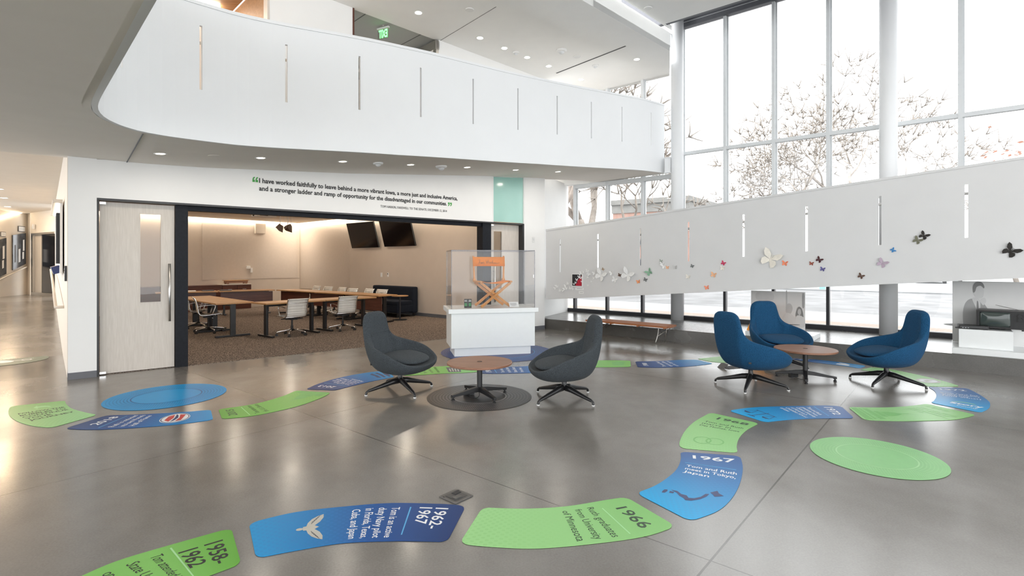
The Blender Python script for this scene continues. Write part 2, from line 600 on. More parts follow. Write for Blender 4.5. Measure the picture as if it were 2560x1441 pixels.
def wallbox(name, a, b, z0, z1, th, m, parent=None):
    """vertical wall whose visible face runs a -> b; thickness lies to the left of a -> b"""
    a, b = V2(a), V2(b)
    d = (b - a).normalized()
    n = Vector((-d.y, d.x, 0)) * th
    return struct(MB().prism([a[:2], b[:2], (b + n)[:2], (a + n)[:2]], z0, z1).build(name, m, parent))

# wall of the meeting room towards the hall: two piers and a header
S0, S1, S2, S3, S4, S5, S6, S7 = fs(169.5), fs(242), fs(440), fs(472), fs(1211), fs(1232), fs(1310), fs(1362)
ZD = 2.45
TF = .2
def fbox(mb, s0, s1, z0, z1, o0=0.0, o1=TF):
    return mb.prism([fac(s0, 0, o0)[:2], fac(s1, 0, o0)[:2], fac(s1, 0, o1)[:2], fac(s0, 0, o1)[:2]], z0, z1)
hd = MB()
fbox(hd, S0, S1, .09, 3.0)
fbox(hd, S6, S7, .09, lambda p: zsof(p))
fbox(hd, S1, S5, ZD, lambda p: zsof(p))
fbox(hd, S5, S6, lambda p: zsof(p) - .006, lambda p: zsof(p))
struct(hd.build('wall_meeting_room', M['wall']))
bb = MB()
fbox(bb, S0 - .004, S1, 0, .09, -.004, TF)
fbox(bb, S6, S7, 0, .09, -.004, TF)
struct(bb.build('baseboard_hall', M['base']))
wallbox('wall_corridor_side', kc(.20, 0), kc(11.5, 0), 0, 3.3, -.22, M['corr'])

# black steel frame of the opening, each piece a trim
def trim(k, mb, m): return struct(mb.build('trim_%d' % k, m))
RS = .11
trim(1, fbox(MB(), S2, S3, 0, ZD, RS - .03, TF + .08), M['steel'])
trim(2, fbox(MB(), S4, S5, 0, ZD, RS - .05, TF + .08), M['steel'])
trim(3, fbox(MB(), S3, S4, 2.355, 2.43, RS, TF + .05), M['steel'])
tk = MB()
fbox(tk, S1, S6, ZD - .025, ZD + .004, -.004, TF)
fbox(tk, S1 - .004, S1 + .025, 0, ZD, RS - .07, TF)
fbox(tk, S6 - .045, S6 + .004, 0, ZD, -.004, TF)
trim(4, tk, M['black'])

# two doors
def door(k, s0, s1, wl, wr, zb, zt, side):
    r = bpy.data.objects.new('door_%d' % k, None)
    COL.objects.link(r)
    r.location = fac(s0, 0, .09)
    r.rotation_euler = (0, 0, math.atan2(UF.y, UF.x))
    struct(r)
    L = s1 - s0
    b = MB()
    def bx(x0, x1, z0, z1): b.box(((x0 + x1) / 2, .06, (z0 + z1) / 2), (x1 - x0, .05, z1 - z0))
    bx(.012, wl, .012, ZD - .035); bx(wr, L - .008, .012, ZD - .035)
    bx(wl, wr, .012, zb); bx(wl, wr, zt, ZD - .035)
    b.build('door_leaf', M['oak'], r)
    MB().box(((wl + wr) / 2, .06, (zb + zt) / 2), (wr - wl, .012, zt - zb)).build('door_pane', M['pane'], r)
    fr = MB()
    for x in (wl, wr): fr.box((x, .035, (zb + zt) / 2), (.012, .012, zt - zb))
    for z in (zb, zt): fr.box(((wl + wr) / 2, .035, z), (wr - wl + .012, .012, .012))
    fr.build('glazing_bead', M['oak'], r)
    x = L - .075 if side > 0 else .09
    h = MB().tube([(x, -.035, .70), (x, -.035, 1.55)], .017, 12)
    h.tube([(x, -.035, .86), (x, .04, .86)], .009); h.tube([(x, -.035, 1.38), (x, .04, 1.38)], .009)
    h.build('pull_handle', M['satin'], r, True)
    pv = MB().box((.045, .02, ZD - .055), (.07, .05, .035)); pv.box((.045, .02, .03), (.07, .05, .03))
    pv.build('pivot', M['chrome'], r)
    return r
w0, w1 = fs(351) - S1, fs(405) - S1
door(1, S1 + .02, S2, w0 - .02, w1 - .02, .985, 2.275, 1)
door(2, S5 + .01, S6 - .045, fs(1242) - S5 - .01, fs(1263) - S5 - .01, .985, 2.27, -1)

# teal glass above the small door
tg = bpy.data.objects.new('window_1', None); COL.objects.link(tg); struct(tg)
fbox(MB(), S5 + .02, S6 - .01, ZD + .02, lambda p: zsof(p) - .01, .03, .05).build('pane', M['teal'], tg)
jb = MB()
fbox(jb, S5 - .005, S5 + .02, ZD, lambda p: zsof(p), 0, .2)
fbox(jb, S6 - .012, S6 + .004, ZD, lambda p: zsof(p), 0, .2)
jb.build('frame', M['wall'], tg)

# meeting-room walls and ceiling
ZC = 3.06
wallbox('wall_meeting_room_right', F0 + WT * -.35, RC, 0, ZC + .3, -.12, M['beige'])
wallbox('wall_meeting_room_back', RC, RL, 0, ZC + .3, -.12, M['beige'])
wallbox('baseboard_meeting_room', F0 + WT * -.35 - WN * .012, RC - WN * .012, 0, .1, -.01, M['base'])
cl = [fac(fs(300), 0, .22), fac(fs(1362) - .2, 0, .22), RC - WN * .18 + WT * .18, RL + WT * .18]
struct(flat('ceiling_meeting_room', cl, ZC + .1, M['corr'], .1))
cv = MB()
cv.prism([(RC - WN * .02 + WT * .16)[:2], (RC - WN * .16 + WT * .16)[:2], (F0 - WN * .16 - WT * .5)[:2], (F0 - WN * .02 - WT * .5)[:2]], ZC + .09, ZC + .1)
tag(cv.build('cove_light', M['led']), 'long glowing cove light above the wall with the two screens', 'light')
cv = MB()
cv.prism([(RC - WN * .16 + WT * .02)[:2], (RC - WN * .16 + WT * .16)[:2], (RL + WT * .16)[:2], (RL + WT * .02)[:2]], ZC + .09, ZC + .1)
tag(cv.build('cove_light', M['led']), 'long glowing cove light above the credenza wall of the meeting room', 'light')
struct(flat('ceiling_cove_top', [F0 - WT * .5 - WN * .3, F0 - WT * .5 + WN * .1, RC + WN * .1 - WT * .1, RL - WT * .1, RL + WT * .3, RC + WT * .3 - WN * .3], ZC + .32, M['corr'], .1))

# underside and deck of the upper ramp, with its level landing on the left
ED = Vector((1.96, -2.02, 0)).normalized()
E0 = Vector((-3.88, 4.84, 0))
ex = [E0 + ED * 9, E0 + ED * 3, E0 + ED * .35]
curve_px = [(243, 287), (267, 303), (300, 317), (358, 333), (433, 347), (500, 355), (640, 367)]
turn = [onz(px, py, 2.98) for px, py in curve_px[:6]] + [onsof(640, 367)]
rest = [Vector((-1.66, 7.74, 0)), Vector((.45, 9.83, 0)), Vector((2.88, 11.76, 0)), Vector((3.62, 12.40, 0))]
raw = [V2(p) for p in ex] + [V2(E0) + Vector((-.02, .02, 0))] + [V2(p) for p in turn] + rest
path = []
for p in catmull(raw, 240):
    path.append(Vector((p.x, p.y, 0)))
cumr = [0]
for i in range(1, len(path)): cumr.append(cumr[-1] + (path[i] - path[i - 1]).length)
res = []
for k in range(241):
    s_ = cumr[-1] * k / 240
    i = max(1, next((j for j in range(1, len(path)) if cumr[j] >= s_), len(path) - 1))
    res.append(path[i - 1].lerp(path[i], (s_ - cumr[i - 1]) / max(1e-9, cumr[i] - cumr[i - 1])))
for it in range(26):
    res = [res[0]] + [(res[i - 1] + res[i] * 2 + res[i + 1]) / 4 for i in range(1, 240)] + [res[-1]]
path = res
cum = [0]
for i in range(1, len(path)):
    cum.append(cum[-1] + (path[i] - path[i - 1]).length)
def zedge(p):
    e = (Vector((p[0], p[1], 0)) - E0).dot(ED)
    return zsof(p)
def zlow(p):
    e = max(0, (Vector((p[0], p[1], 0)) - E0).dot(ED) - .15)
    q = abs((Vector((p[0], p[1], 0)) - E0).dot(Vector((-ED.y, ED.x, 0))))
    return zsof(p) - min(.12, .03 * e)
def pathat(s):
    for i in range(1, len(path)):
        if cum[i] >= s:
            f = (s - cum[i - 1]) / max(1e-9, cum[i] - cum[i - 1])
            p = path[i - 1].lerp(path[i], f)
            t = (path[i] - path[i - 1]).normalized()
            return p, t
    return path[-1], (path[-1] - path[-2]).normalized()
def path_hit(px):
    """arc length where the sight line of a photo column meets the far run of the balcony"""
    r = (px - CX) / FPX
    best = None
    for i in range(1, len(path)):
        a, b = path[i - 1], path[i]
        fa, fb = a.x - r * a.y, b.x - r * b.y
        if fa * fb <= 0 and a.y > 0:
            f = fa / (fa - fb) if fa != fb else 0
            best = cum[i - 1] + f * (cum[i] - cum[i - 1])
    return best

def parapet(pos, length, zb, H, th, slots, sw, a, b, n, side=1):
    """pos(s) -> (point, tangent); a wall with vertical slots cut right through it"""
    st = []
    k = max(2, n)
    base = [length * i / k for i in range(k + 1)]
    cuts = []
    for c in slots:
        cuts += [c - sw / 2, c + sw / 2]
    base = [s for s in base if all(abs(s - c) > sw for c in slots)]
    st = sorted(base + cuts)
    mb = MB()
    vs, fs_ = [], []
    for s in st:
        p, t = pos(s)
        nn = Vector((-t.y, t.x, 0)) * (th * side)
        z0 = zb(p)
        for q in (p, p + nn):
            for z in (0, a, b, H):
                vs.append((q.x, q.y, z0 + z))
    N = len(st)
    V = lambda i, sd, k_: i * 8 + sd * 4 + k_
    for i in range(N - 1):
        mid = (st[i] + st[i + 1]) / 2
        slot = any(abs(mid - c) < sw / 2 for c in slots)
        for k_ in range(3):
            if slot and k_ == 1:
                fs_ += [(V(i, 0, 1), V(i, 1, 1), V(i, 1, 2), V(i, 0, 2)), (V(i + 1, 0, 1), V(i + 1, 0, 2), V(i + 1, 1, 2), V(i + 1, 1, 1)),
                        (V(i, 0, 1), V(i + 1, 0, 1), V(i + 1, 1, 1), V(i, 1, 1)), (V(i, 0, 2), V(i, 1, 2), V(i + 1, 1, 2), V(i + 1, 0, 2))]
                continue
            for sd in (0, 1):
                fs_.append((V(i, sd, k_), V(i + 1, sd, k_), V(i + 1, sd, k_ + 1), V(i, sd, k_ + 1)))
        fs_.append((V(i, 0, 3), V(i + 1, 0, 3), V(i + 1, 1, 3), V(i, 1, 3)))
        fs_.append((V(i, 0, 0), V(i, 1, 0), V(i + 1, 1, 0), V(i + 1, 0, 0)))
    for i in (0, N - 1):
        for k_ in range(3):
            fs_.append((V(i, 0, k_), V(i, 1, k_), V(i, 1, k_ + 1), V(i, 0, k_ + 1)))
    return mb.add(vs, fs_)
PH = 1.62
up_slots = [path_hit(px) for px in (305, 502.5, 716, 899, 1052, 1183, 1295, 1393, 1478.5, 1555, 1628)]
LEN = cum[-1]
struct(parapet(pathat, LEN, zedge, PH, .05, up_slots, .030, .60, 1.355, 150).build('wall_balcony', M['parapet']))
cap = []
for i in range(0, len(path), 3):
    t = (path[min(i + 1, len(path) - 1)] - path[max(i - 1, 0)]).normalized()
    nn = Vector((-t.y, t.x, 0))
    p, z = path[i], zedge(path[i]) + PH
    cap.append([(p + nn * o).to_tuple()[:2] + (z + h,) for o, h in ((-.012, -.028), (-.012, .012), (.062, .012), (.062, -.028))])
struct(MB().grid(cap, closed_u=True, cap=True).build('trim_10', M['parapet']))
hr = []
for i in range(0, len(path), 4):
    t = (path[min(i + 1, len(path) - 1)] - path[max(i - 1, 0)]).normalized()
    p = path[i] + Vector((-t.y, t.x, 0)) * .2
    hr.append((p.x, p.y, zedge(path[i]) + .35 + .87))
hb = MB().tube(hr, .02)
for i in range(8, len(hr), 6):
    p = Vector(hr[i]); t = (Vector(hr[i]) - Vector(hr[i - 1])).normalized()
    hb.tube([p, p + Vector((t.y, -t.x, 0)) * .085 + Vector((0, 0, -.03))], .008, 6)
tag(hb.build('handrail', M['satin'], smooth=True), 'steel handrail behind the white balcony wall, seen through its slots', 'handrail')

deck = MB()
inner = [path[i] for i in range(0, len(path), 3)] + [path[-1]]
WE0 = win(wt(1690, 12.0), 12.0, 0); WE1 = win(-8.6, 12.0, 0)
outer = [WE0, WE1, fac(fs(1362) + .6, 0, 2.2), fac(fs(1362), 0, .01), fac(fs(1000), 0, .01), fac(fs(320), 0, .01), fac(S0, 0, .01), fac(S0 - 6, 0, .01), Vector((-14, -6, 0))]
poly = [p[:2] for p in inner] + [p[:2] for p in outer]
# the ramp underside as one smooth strip: balcony edge to the wall line
rows_lo, rows_hi = [], []
def wallside(p):
    s = p.dot(UF)
    q = V2(fac(s, 0, .15))
    if p.x > 2.0 or p.dot(NF) > 7.9:
        pass
    return q
iT = min(range(len(inner)), key=lambda i: inner[i].x + .3 * inner[i].y if inner[i].y > 4 else 99)
far_b = [p for i, p in enumerate(inner) if i > iT and p.dot(UF) > .40]
strip = MB()
for p in far_b:
    q = wallside(p)
    p = p + (q - p).normalized() * .03
    rows_lo.append([(p.x, p.y, zsof(p)), ((p + (q - p) * .5).x, (p + (q - p) * .5).y, zsof(p + (q - p) * .5)), (q.x, q.y, zsof(q)),
                    (q.x, q.y, zsof(q) + .35), (p.x, p.y, zsof(p) + .35)])
struct(strip.grid(rows_lo, closed_u=True, cap=True).build('ceiling_ramp_soffit', M['soffit']))
# level part past the end of the ramp, over the window bay
pe, qe = far_b[-1], wallside(far_b[-1])
zE = zsof(qe)
bay = MB()
bay.prism([pe[:2], WE0[:2], WE1[:2], fac(fs(1362) + .5, 0, 2.5)[:2], qe[:2]], lambda p: min(zsof(p), 3.72), lambda p: min(zsof(p), 3.72) + .35)
struct(bay.build('ceiling_bay_soffit', M['ceil']))
# landing underside (left) and its continuation over the viewer
b0 = far_b[0]; q0 = wallside(b0)
near = [p for p in inner if p.dot(UF) <= .3 or (p - E0).dot(UF) <= 0]
near = [p for p in inner[:inner.index(b0) + 1]]
nn_ = []
for i, p in enumerate(near):
    t = (near[min(i + 1, len(near) - 1)] - near[max(i - 1, 0)]).normalized()
    nn_.append(p + Vector((-t.y, t.x, 0)) * (.115 if i < len(near) - 1 else 0))
lp = [p[:2] for p in nn_] + [q0[:2], fac(S0 - 8, 0, .15)[:2], (-16, -8)]
struct(MB().prism(lp, zlow, lambda p: 3.33).build('ceiling_landing_soffit', M['soffit']))
ledge = []
for i, p in enumerate(near):
    t = (near[min(i + 1, len(near) - 1)] - near[max(i - 1, 0)]).normalized()
    n_o = Vector((-t.y, t.x, 0))
    z = zedge(p)
    ledge.append([(p + n_o * o).to_tuple()[:2] + (z + h,) for o, h in ((.05, 0.0), (.05, .3), (.1155, .3), (.1155, 0.0))])
struct(MB().grid(ledge, closed_u=True, cap=True).build('trim_13', M['soffit']))
# joint between landing and ramp
jl = MB()
ja, jb_ = onsof(357, 335), onsof(316, 408)
jd = (jb_ - ja).normalized()
jl.box(((ja + jb_) / 2) + Vector((0, 0, .0)), ((jb_ - ja).length, .012, .006), jd)
struct(jl.build('trim_11', M['base']))

# lower ramp along the windows: parapet, deck
NP = 9.88
lt0, lt1 = wt(1365, NP), wt(2560, NP) + 2.8
zb0 = onpl(1365, 748, WN, NP).z
zb1 = onpl(2560, 693, WN, NP).z
lsl = (zb1 - zb0) / (wt(2560, NP) - lt0)
def lpos(s): return V2(win(lt0 + s, NP, 0)), WT
def lzb(p): return zb0 + lsl * (Vector((p[0], p[1], 0)).dot(WT) - lt0)
lo_slots = [wt(px, NP) - lt0 for px in (1400, 1494.5, 1601, 1721, 1858.5, 2016, 2200, 2416)]
d_ = (lo_slots[-1] - lo_slots[0]) / 7
lo_slots += [lo_slots[-1] + d_ * k for k in (1, 2, 3)]
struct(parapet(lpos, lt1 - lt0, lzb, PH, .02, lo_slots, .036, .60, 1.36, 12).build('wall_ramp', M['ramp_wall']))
cp = MB()
A_, B_ = lpos(0)[0], lpos(lt1 - lt0)[0]
for o0, o1, h0, h1 in ((-.012, .05, PH - .022, PH + .014), (-.012, .03, -.012, .03)):
    r0 = [(A_ + WN * o) .to_tuple()[:2] + (lzb(A_) + h,) for o, h in ((o0, h0), (o0, h1), (o1, h1), (o1, h0))]
    r1 = [(B_ + WN * o) .to_tuple()[:2] + (lzb(B_) + h,) for o, h in ((o0, h0), (o0, h1), (o1, h1), (o1, h0))]
    cp.grid([r0, r1], closed_u=True, cap=True)
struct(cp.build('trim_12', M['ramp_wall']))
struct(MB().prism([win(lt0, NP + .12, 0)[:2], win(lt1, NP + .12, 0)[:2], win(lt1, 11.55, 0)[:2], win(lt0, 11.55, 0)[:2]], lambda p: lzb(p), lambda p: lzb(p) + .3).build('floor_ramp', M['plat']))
lr = MB().tube([win(lt0 + .1, NP + .2, 0) + Vector((0, 0, lzb(win(lt0 + .1, NP, 0)) + 1.25)), win(lt1, NP + .2, 0) + Vector((0, 0, lzb(win(lt1, NP, 0)) + 1.25))], .02)
tag(lr.build('handrail', M['satin'], smooth=True), 'steel handrail behind the sloping white wall with the butterflies', 'handrail')

# concrete platform under the windows
pt0 = wt(1362, 9.98)
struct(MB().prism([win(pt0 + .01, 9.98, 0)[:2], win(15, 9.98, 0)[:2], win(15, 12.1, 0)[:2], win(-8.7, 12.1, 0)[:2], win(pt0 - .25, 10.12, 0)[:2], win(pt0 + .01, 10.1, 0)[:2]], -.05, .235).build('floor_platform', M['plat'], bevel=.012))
# end wall of the window bay
ew0 = onz(1362.5, 792, .235); ew1 = win(-8.10, 12.0, 0)
wallbox('wall_bay_end', ew0, V2(ew1), .235, 3.72, .14, M['wall'])
wallbox('wall_bay_return', V2(F0) + UF * -.02, V2(ew0), 0.0, 3.72, .14, M['wall'])

# ---- window wall
ZS, ZT, ZTOP, ZLOW = .235, 4.14, 7.09, 3.62
tm = [-7.9 + k * 1.0 for k in range(0, 23)]
for k, t in enumerate(tm):
    r = bpy.data.objects.new('window_%d' % (k + 2), None); COL.objects.link(r); struct(r)
    r.location = win(t, 12.0, 0)
    r.rotation_euler = (0, 0, math.atan2(WT.y, WT.x))
    dark = MB(); light = MB()
    dark.box((0, .04, (ZS + 1.5) / 2 + .0), (.055, .12, 1.5 - ZS))
    dark.box((.0, .0, ZS + .045), (1.0, .09, .09)); dark.box((.5, .04, ZS + .045), (1.0, .09, .09))
    light.box((0, .05, (1.5 + ZTOP) / 2), (.062, .12, ZTOP - 1.5))
    light.box((.046, .09, (1.5 + ZTOP) / 2), (.03, .05, ZTOP - 1.5))
    if t > -5.2:
        light.box((.5, .05, ZT), (.95, .10, .075))
    else:
        light.box((.5, .05, ZLOW + .02), (.95, .14, .10)); light.box((.5, .05, 3.95), (.95, .10, .3))
    dark.build('lower_mullion', M['frame_dark'], r)
    light.build('upper_mullion', M['frame_light'], r)
    MB().box((.52, .07, (ZS + .09 + ZTOP) / 2), (.93, .014, ZTOP - ZS - .1)).build('pane', M['glass'], r)
# round columns
for k, px in enumerate((1693, 2221)):
    c = onpl(px, HY, WN, 11.80)
    struct(MB().lathe([(.142, .235), (.142, 7.9)], 40, (c.x, c.y, 0)).build('column_%d' % (k + 1), M['parapet'], smooth=False))
for k in (1, 2, 3):
    c0 = onpl(1693, HY, WN, 11.80); c1 = onpl(2221, HY, WN, 11.80)
    c = c1 + (c1 - c0) * k
    struct(MB().lathe([(.142, .235), (.142, 7.9)], 40, (c.x, c.y, 0)).build('column_%d' % (k + 2), M['parapet']))
for n_ in bpy.data.objects:
    if n_.name.startswith('column_'):
        for p in n_.data.polygons:
            p.use_smooth = len(p.vertices) == 4
# small white brackets that hold the balcony and the beam to the column
c0 = onpl(1693, HY, WN, 11.80)
for k, (px, y0, y1) in enumerate(((1669, 395, 432), (1669, 86, 118))):
    a = onpl(px, y0, WN, 11.66); b = onpl(px, y1, WN, 11.66)
    br = MB().box((a + b) / 2, (.12, .05, (a.z - b.z)), WT)
    br.box(Vector((a.x, a.y, a.z)), (.14, .10, .015), WT); br.box(Vector((b.x, b.y, b.z)), (.14, .10, .015), WT)
    struct(br.build('trim_%d' % (20 + k), M['parapet']))

# roller shade box above the glass
sb = MB()
sb.box((0, 0, 7.36), (19, .16, .50))
shade = sb.build('shade_cassette', M['base'])
shade.location = win(4.5, 12.07, 0); shade.rotation_euler = (0, 0, math.atan2(WT.y, WT.x))
tag(shade, 'dark blue-grey roller shade box along the top of the window wall', 'roller shade')
MB().tube([(-9.5, -.086, 7.22), (9.5, -.086, 7.22)], .006).build('hem_bar', M['frame_light'], shade)

# ---- ceilings above
Z1, Z2 = 6.12, 6.55
fA, fB = onz(1455, 0, Z1), onz(1675, 128, Z1)
FD = (V2(fB) - V2(fA)).normalized()
QN = Vector((-.7071, .7071, 0)); QT = Vector((.7071, .7071, 0)); QO = 8.6
def qp(px): return V2(onpl(px, HY, QN, QO))
def qs(t, o=0.0): return QT * t + QN * (QO + o)
def qt(px): return qp(px).dot(QT)
struct(flat('ceiling_ramp', [V2(fA) - FD * 11, V2(fB), win(wt(1674, 12.2), 12.2, 0), win(-7.65, 12.2, 0), qs(-6, .05)], Z1 + .12, M['ceil'], .12))
wallbox('wall_fascia', V2(fA) - FD * 11, V2(fB), Z1 + .001, Z2 - .03, .1, M['ceil'])
hc = [V2(fA) - FD * 11 + Vector((.03, -.03, 0)), V2(fB) + Vector((.03, -.03, 0)), win(wt(1662, 10.38), 10.38, 0), win(15, 10.38, 0), (14, -9), (-8, -9)]
struct(flat('ceiling', hc, Z2 + .1, M['ceil'], .1))
struct(MB().prism([win(-5.6, 10.38, 0)[:2], win(15, 10.38, 0)[:2], win(15, 10.5, 0)[:2], win(-5.6, 10.5, 0)[:2]], Z2 + .02, 7.9).build('wall_shade_pocket', M['base']))
struct(flat('ceiling_shade_pocket', [win(-5.6, 10.4, 0), win(15, 10.4, 0), win(15, 12.4, 0), win(-5.6, 12.4, 0)], 8.0, M['base'], .1))
# thin ceiling joint and slot diffuser
def ceilbar(name, a, b, wd, m, z=Z1, h=.004):
    p, q = onz(a[0], a[1], z), onz(b[0], b[1], z)
    o = MB().box((0, 0, 0), ((q - p).length, wd, h)).build(name, m)
    o.location = (p + q) / 2 - Vector((0, 0, h / 2 + .001)); o.rotation_euler = (0, 0, math.atan2((q - p).y, (q - p).x))
    return o
struct(ceilbar('trim_30', (1240, 17), (1101, 101), .008, M['base']))
df = ceilbar('slot_diffuser', (1391, 183), (1564, 115), .035, M['black'])
tag(df, 'long narrow black slot air diffuser in the white upper ceiling', 'air vent')

# ---- upper storey wall with two openings
t_w0, t_w1, t_h1 = qt(673), qt(884), qt(1097)
uz = 3.4
def qwall(name, t0, t1, z0, z1, m, th=.15, o=0.0):
    return struct(MB().prism([qs(t0, o)[:2], qs(t1, o)[:2], qs(t1, o + th)[:2], qs(t0, o + th)[:2]], z0, z1).build(name, m))
qwall('wall_upper', t_w0, t_w1, uz, Z1, M['wall'])
qwall('wall_upper_window_side', t_h1, 9.75, uz, Z1, M['wall'])
qwall('trim_31', t_w1 - .02, t_w1 + .012, uz, Z1, M['redwood'], .16, -.006)
qwall('trim_32', t_w0 - .03, t_w0 + .004, uz, Z1, M['oak'], .16, -.006)
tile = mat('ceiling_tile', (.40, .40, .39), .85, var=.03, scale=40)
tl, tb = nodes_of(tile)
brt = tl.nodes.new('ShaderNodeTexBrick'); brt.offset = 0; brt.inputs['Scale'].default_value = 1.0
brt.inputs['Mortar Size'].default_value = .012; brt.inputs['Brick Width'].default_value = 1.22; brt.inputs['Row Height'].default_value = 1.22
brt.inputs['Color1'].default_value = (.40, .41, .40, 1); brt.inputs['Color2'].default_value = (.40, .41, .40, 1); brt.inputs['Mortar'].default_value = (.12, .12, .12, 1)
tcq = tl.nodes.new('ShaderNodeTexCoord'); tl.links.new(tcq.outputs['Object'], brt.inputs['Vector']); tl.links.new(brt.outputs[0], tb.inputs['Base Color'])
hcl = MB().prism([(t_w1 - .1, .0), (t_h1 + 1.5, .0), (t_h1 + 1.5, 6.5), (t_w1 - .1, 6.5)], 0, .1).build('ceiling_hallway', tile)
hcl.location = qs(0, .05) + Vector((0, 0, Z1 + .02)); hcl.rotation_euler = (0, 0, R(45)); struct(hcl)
wallbox('wall_hallway_left', qs(t_w1, .15), qs(t_w1, 6.5), uz, Z1, .1, M['wall'])
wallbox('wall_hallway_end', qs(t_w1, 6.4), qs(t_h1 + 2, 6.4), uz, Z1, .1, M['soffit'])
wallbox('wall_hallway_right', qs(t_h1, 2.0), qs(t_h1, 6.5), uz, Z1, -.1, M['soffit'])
# glazed screen at the hallway mouth
scr = bpy.data.objects.new('window_40', None); COL.objects.link(scr); struct(scr)
gm = MB()
ta, tb2 = qt(1018), t_h1
def qbox(mb, t0, t1, o0, o1, z0, z1): return mb.prism([qs(t0, o0)[:2], qs(t1, o0)[:2], qs(t1, o1)[:2], qs(t0, o1)[:2]], z0, z1)
qbox(gm, t_h1 - .07, t_h1, .0, .10, uz, Z1 - .02); 
for o in (.35, 1.25): qbox(gm, t_h1 - .06, t_h1, o, o + .08, uz, Z1 - .12)
qbox(gm, t_h1 - .08, t_h1 + .02, .0, 2.2, Z1 - .20, Z1 - .02)
gm.build('frame', M['satin'], scr)
qbox(MB(), t_h1 - .035, t_h1 - .025, .1, 2.0, uz, Z1 - .2).build('pane', M['glass'], scr)
# timber-ceilinged room further left
struct(MB().prism([qs(t_w0 - 9, .02)[:2], qs(t_w0 - .02, .02)[:2], qs(t_w0 - .02, 4)[:2], qs(t_w0 - 9, 4)[:2]], Z1 + .02, Z1 + .12).build('ceiling_timber_room', M['ceilwood']))
wallbox('wall_timber_room', qs(t_w0 - 9, 1.75), qs(t_w0 + .2, 1.75), uz, Z1 + .02, .1, M['corr'])
wallbox('wall_timber_room_end', qs(t_w0 + .0, .15), qs(t_w0 + .0, 1.8), uz, Z1 + .02, -.1, M['ceilwood'])
sl = MB(); qbox(sl, t_w0 - 9, t_w0 - .25, 1.60, 1.72, Z1 - .03, Z1 + .0)
tag(sl.build('cove_light', M['led']), 'glowing cove light under the wooden ceiling above the balcony', 'light')

# ---- corridor on the left
struct(flat('ceiling_corridor', [kc(.2, -.1), kc(.2, 8), kc(19, 8), kc(19, -3)], 3.40, M['corr'], .1))
cl0 = atd(-40, HY, 16.3); cl1 = atd(68, HY, 18.5); cl2 = atd(77, HY, 18.1); cl3 = atd(134, HY, 17.0)
wallbox('wall_corridor_left', cl0, cl1, .3, 3.35, .1, M['corr'])
wallbox('wall_corridor_corner', cl1, atd(75, HY, 18.3), .3, 3.35, .1, M['corr'])
dA, dB = atd(76, HY, 18.1), atd(132.5, HY, 17.1)
dn = (V2(dB) - V2(dA)).normalized(); dm = Vector((-dn.y, dn.x, 0))
ztop = 1.56 + (658 - 582) * 17.6 / FPX
wallbox('wall_corridor_end', V2(dA), V2(dB) + dn * .8, ztop, 3.35, .1, M['corr'])
d3 = bpy.data.objects.new('door_3', None); COL.objects.link(d3); struct(d3)
LD = (V2(dB) - V2(dA)).length
d3.location = (dA.x, dA.y, .45); d3.rotation_euler = (0, 0, math.atan2(dn.y, dn.x))
MB().box((LD * .66, .12, (ztop - .45) / 2), (LD * .7, .03, ztop - .45)).build('dark_leaf', M['screen'], d3)
MB().box((LD * .17, .10, (ztop - .45) / 2), (LD * .34, .03, ztop - .45)).build('side_panel', M['corr'], d3)
dfm = MB().box((LD * .5, .06, ztop - .45 - .03), (LD * 1.02, .08, .06)); dfm.box((0.0, .06, (ztop - .45) / 2), (.06, .08, ztop - .45)); dfm.box((.12, .06, (ztop - .45) / 2), (.025, .08, ztop - .45)); dfm.box((LD * .5, .06, .05), (LD, .08, .1))
dfm.build('frame', M['satin'], d3)

# ================================================================== LOUNGE FURNITURE
def lounge_shell():
    """one upholstered shell: outer bowl, rolled rim, inner bowl. Faces +y."""
    rim = [(0, -.405, .955), (.13, -.405, .950), (.205, -.395, .905), (.232, -.37, .80), (.25, -.335, .70), (.295, -.275, .625), (.375, -.15, .575),
           (.425, .0, .535), (.432, .12, .492), (.405, .235, .432), (.335, .325, .385), (.20, .385, .358), (0, .405, .348)]
    full = rim + [(-x, y, z) for x, y, z in rim[-2:0:-1]]
    N = 72
    rc = catmull(full, N, True)
    th = []
    for i in range(N):
        z = rc[i].z
        th.append(.045 + .035 * max(0, min(1, (z - .6) / .3)))
    c0 = Vector((0, -.03, 0))
    def outer(i, v):
        p = rc[i]
        h = p - c0
        k = math.sin(v * PI / 2) ** .50
        zz = .232 + (p.z - .232) * (1 - math.cos(v * PI / 2)) ** 1.02
        # flatter at the front, fuller at the back
        return Vector((c0.x + h.x * k, c0.y + h.y * k, zz))
    def inner(i, v):
        p = rc[i]
        n2 = Vector((p.x - c0.x, p.y - c0.y, 0))
        L = n2.length
        q = p - n2 / L * th[i] + Vector((0, 0, -.004))
        if p.z > .6:
            q = p + Vector((-p.x * .22, th[i] * 1.05, -.02))
        h = q - c0
        k = math.sin(v * PI / 2) ** .62
        zz = .365 + (q.z - .365) * (1 - math.cos(v * PI / 2)) ** .95
        if q.z < .365: zz = .355 + (q.z - .355) * v ** 2
        return Vector((c0.x + h.x * k, c0.y + h.y * k, zz))
    rows = []
    for v in (.02, .12, .25, .38, .5, .62, .74, .85, .94, 1.0):
        rows.append([outer(i, v) for i in range(N)])
    mid = []
    for i in range(N):
        a, b = outer(i, 1), inner(i, 1)
        m_ = (a + b) / 2
        if rc[i].z > .6: m_ += Vector((m_.x * .02, 0, .018))
        else: m_ += Vector((0, 0, .012)) 
        mid.append(m_)
    rows.append(mid)
    for v in (1.0, .93, .82, .68, .5, .32, .15, .02):
        rows.append([inner(i, v) for i in range(N)])
    return MB().grid(rows, closed_u=True, cap=True), inner, rc, outer

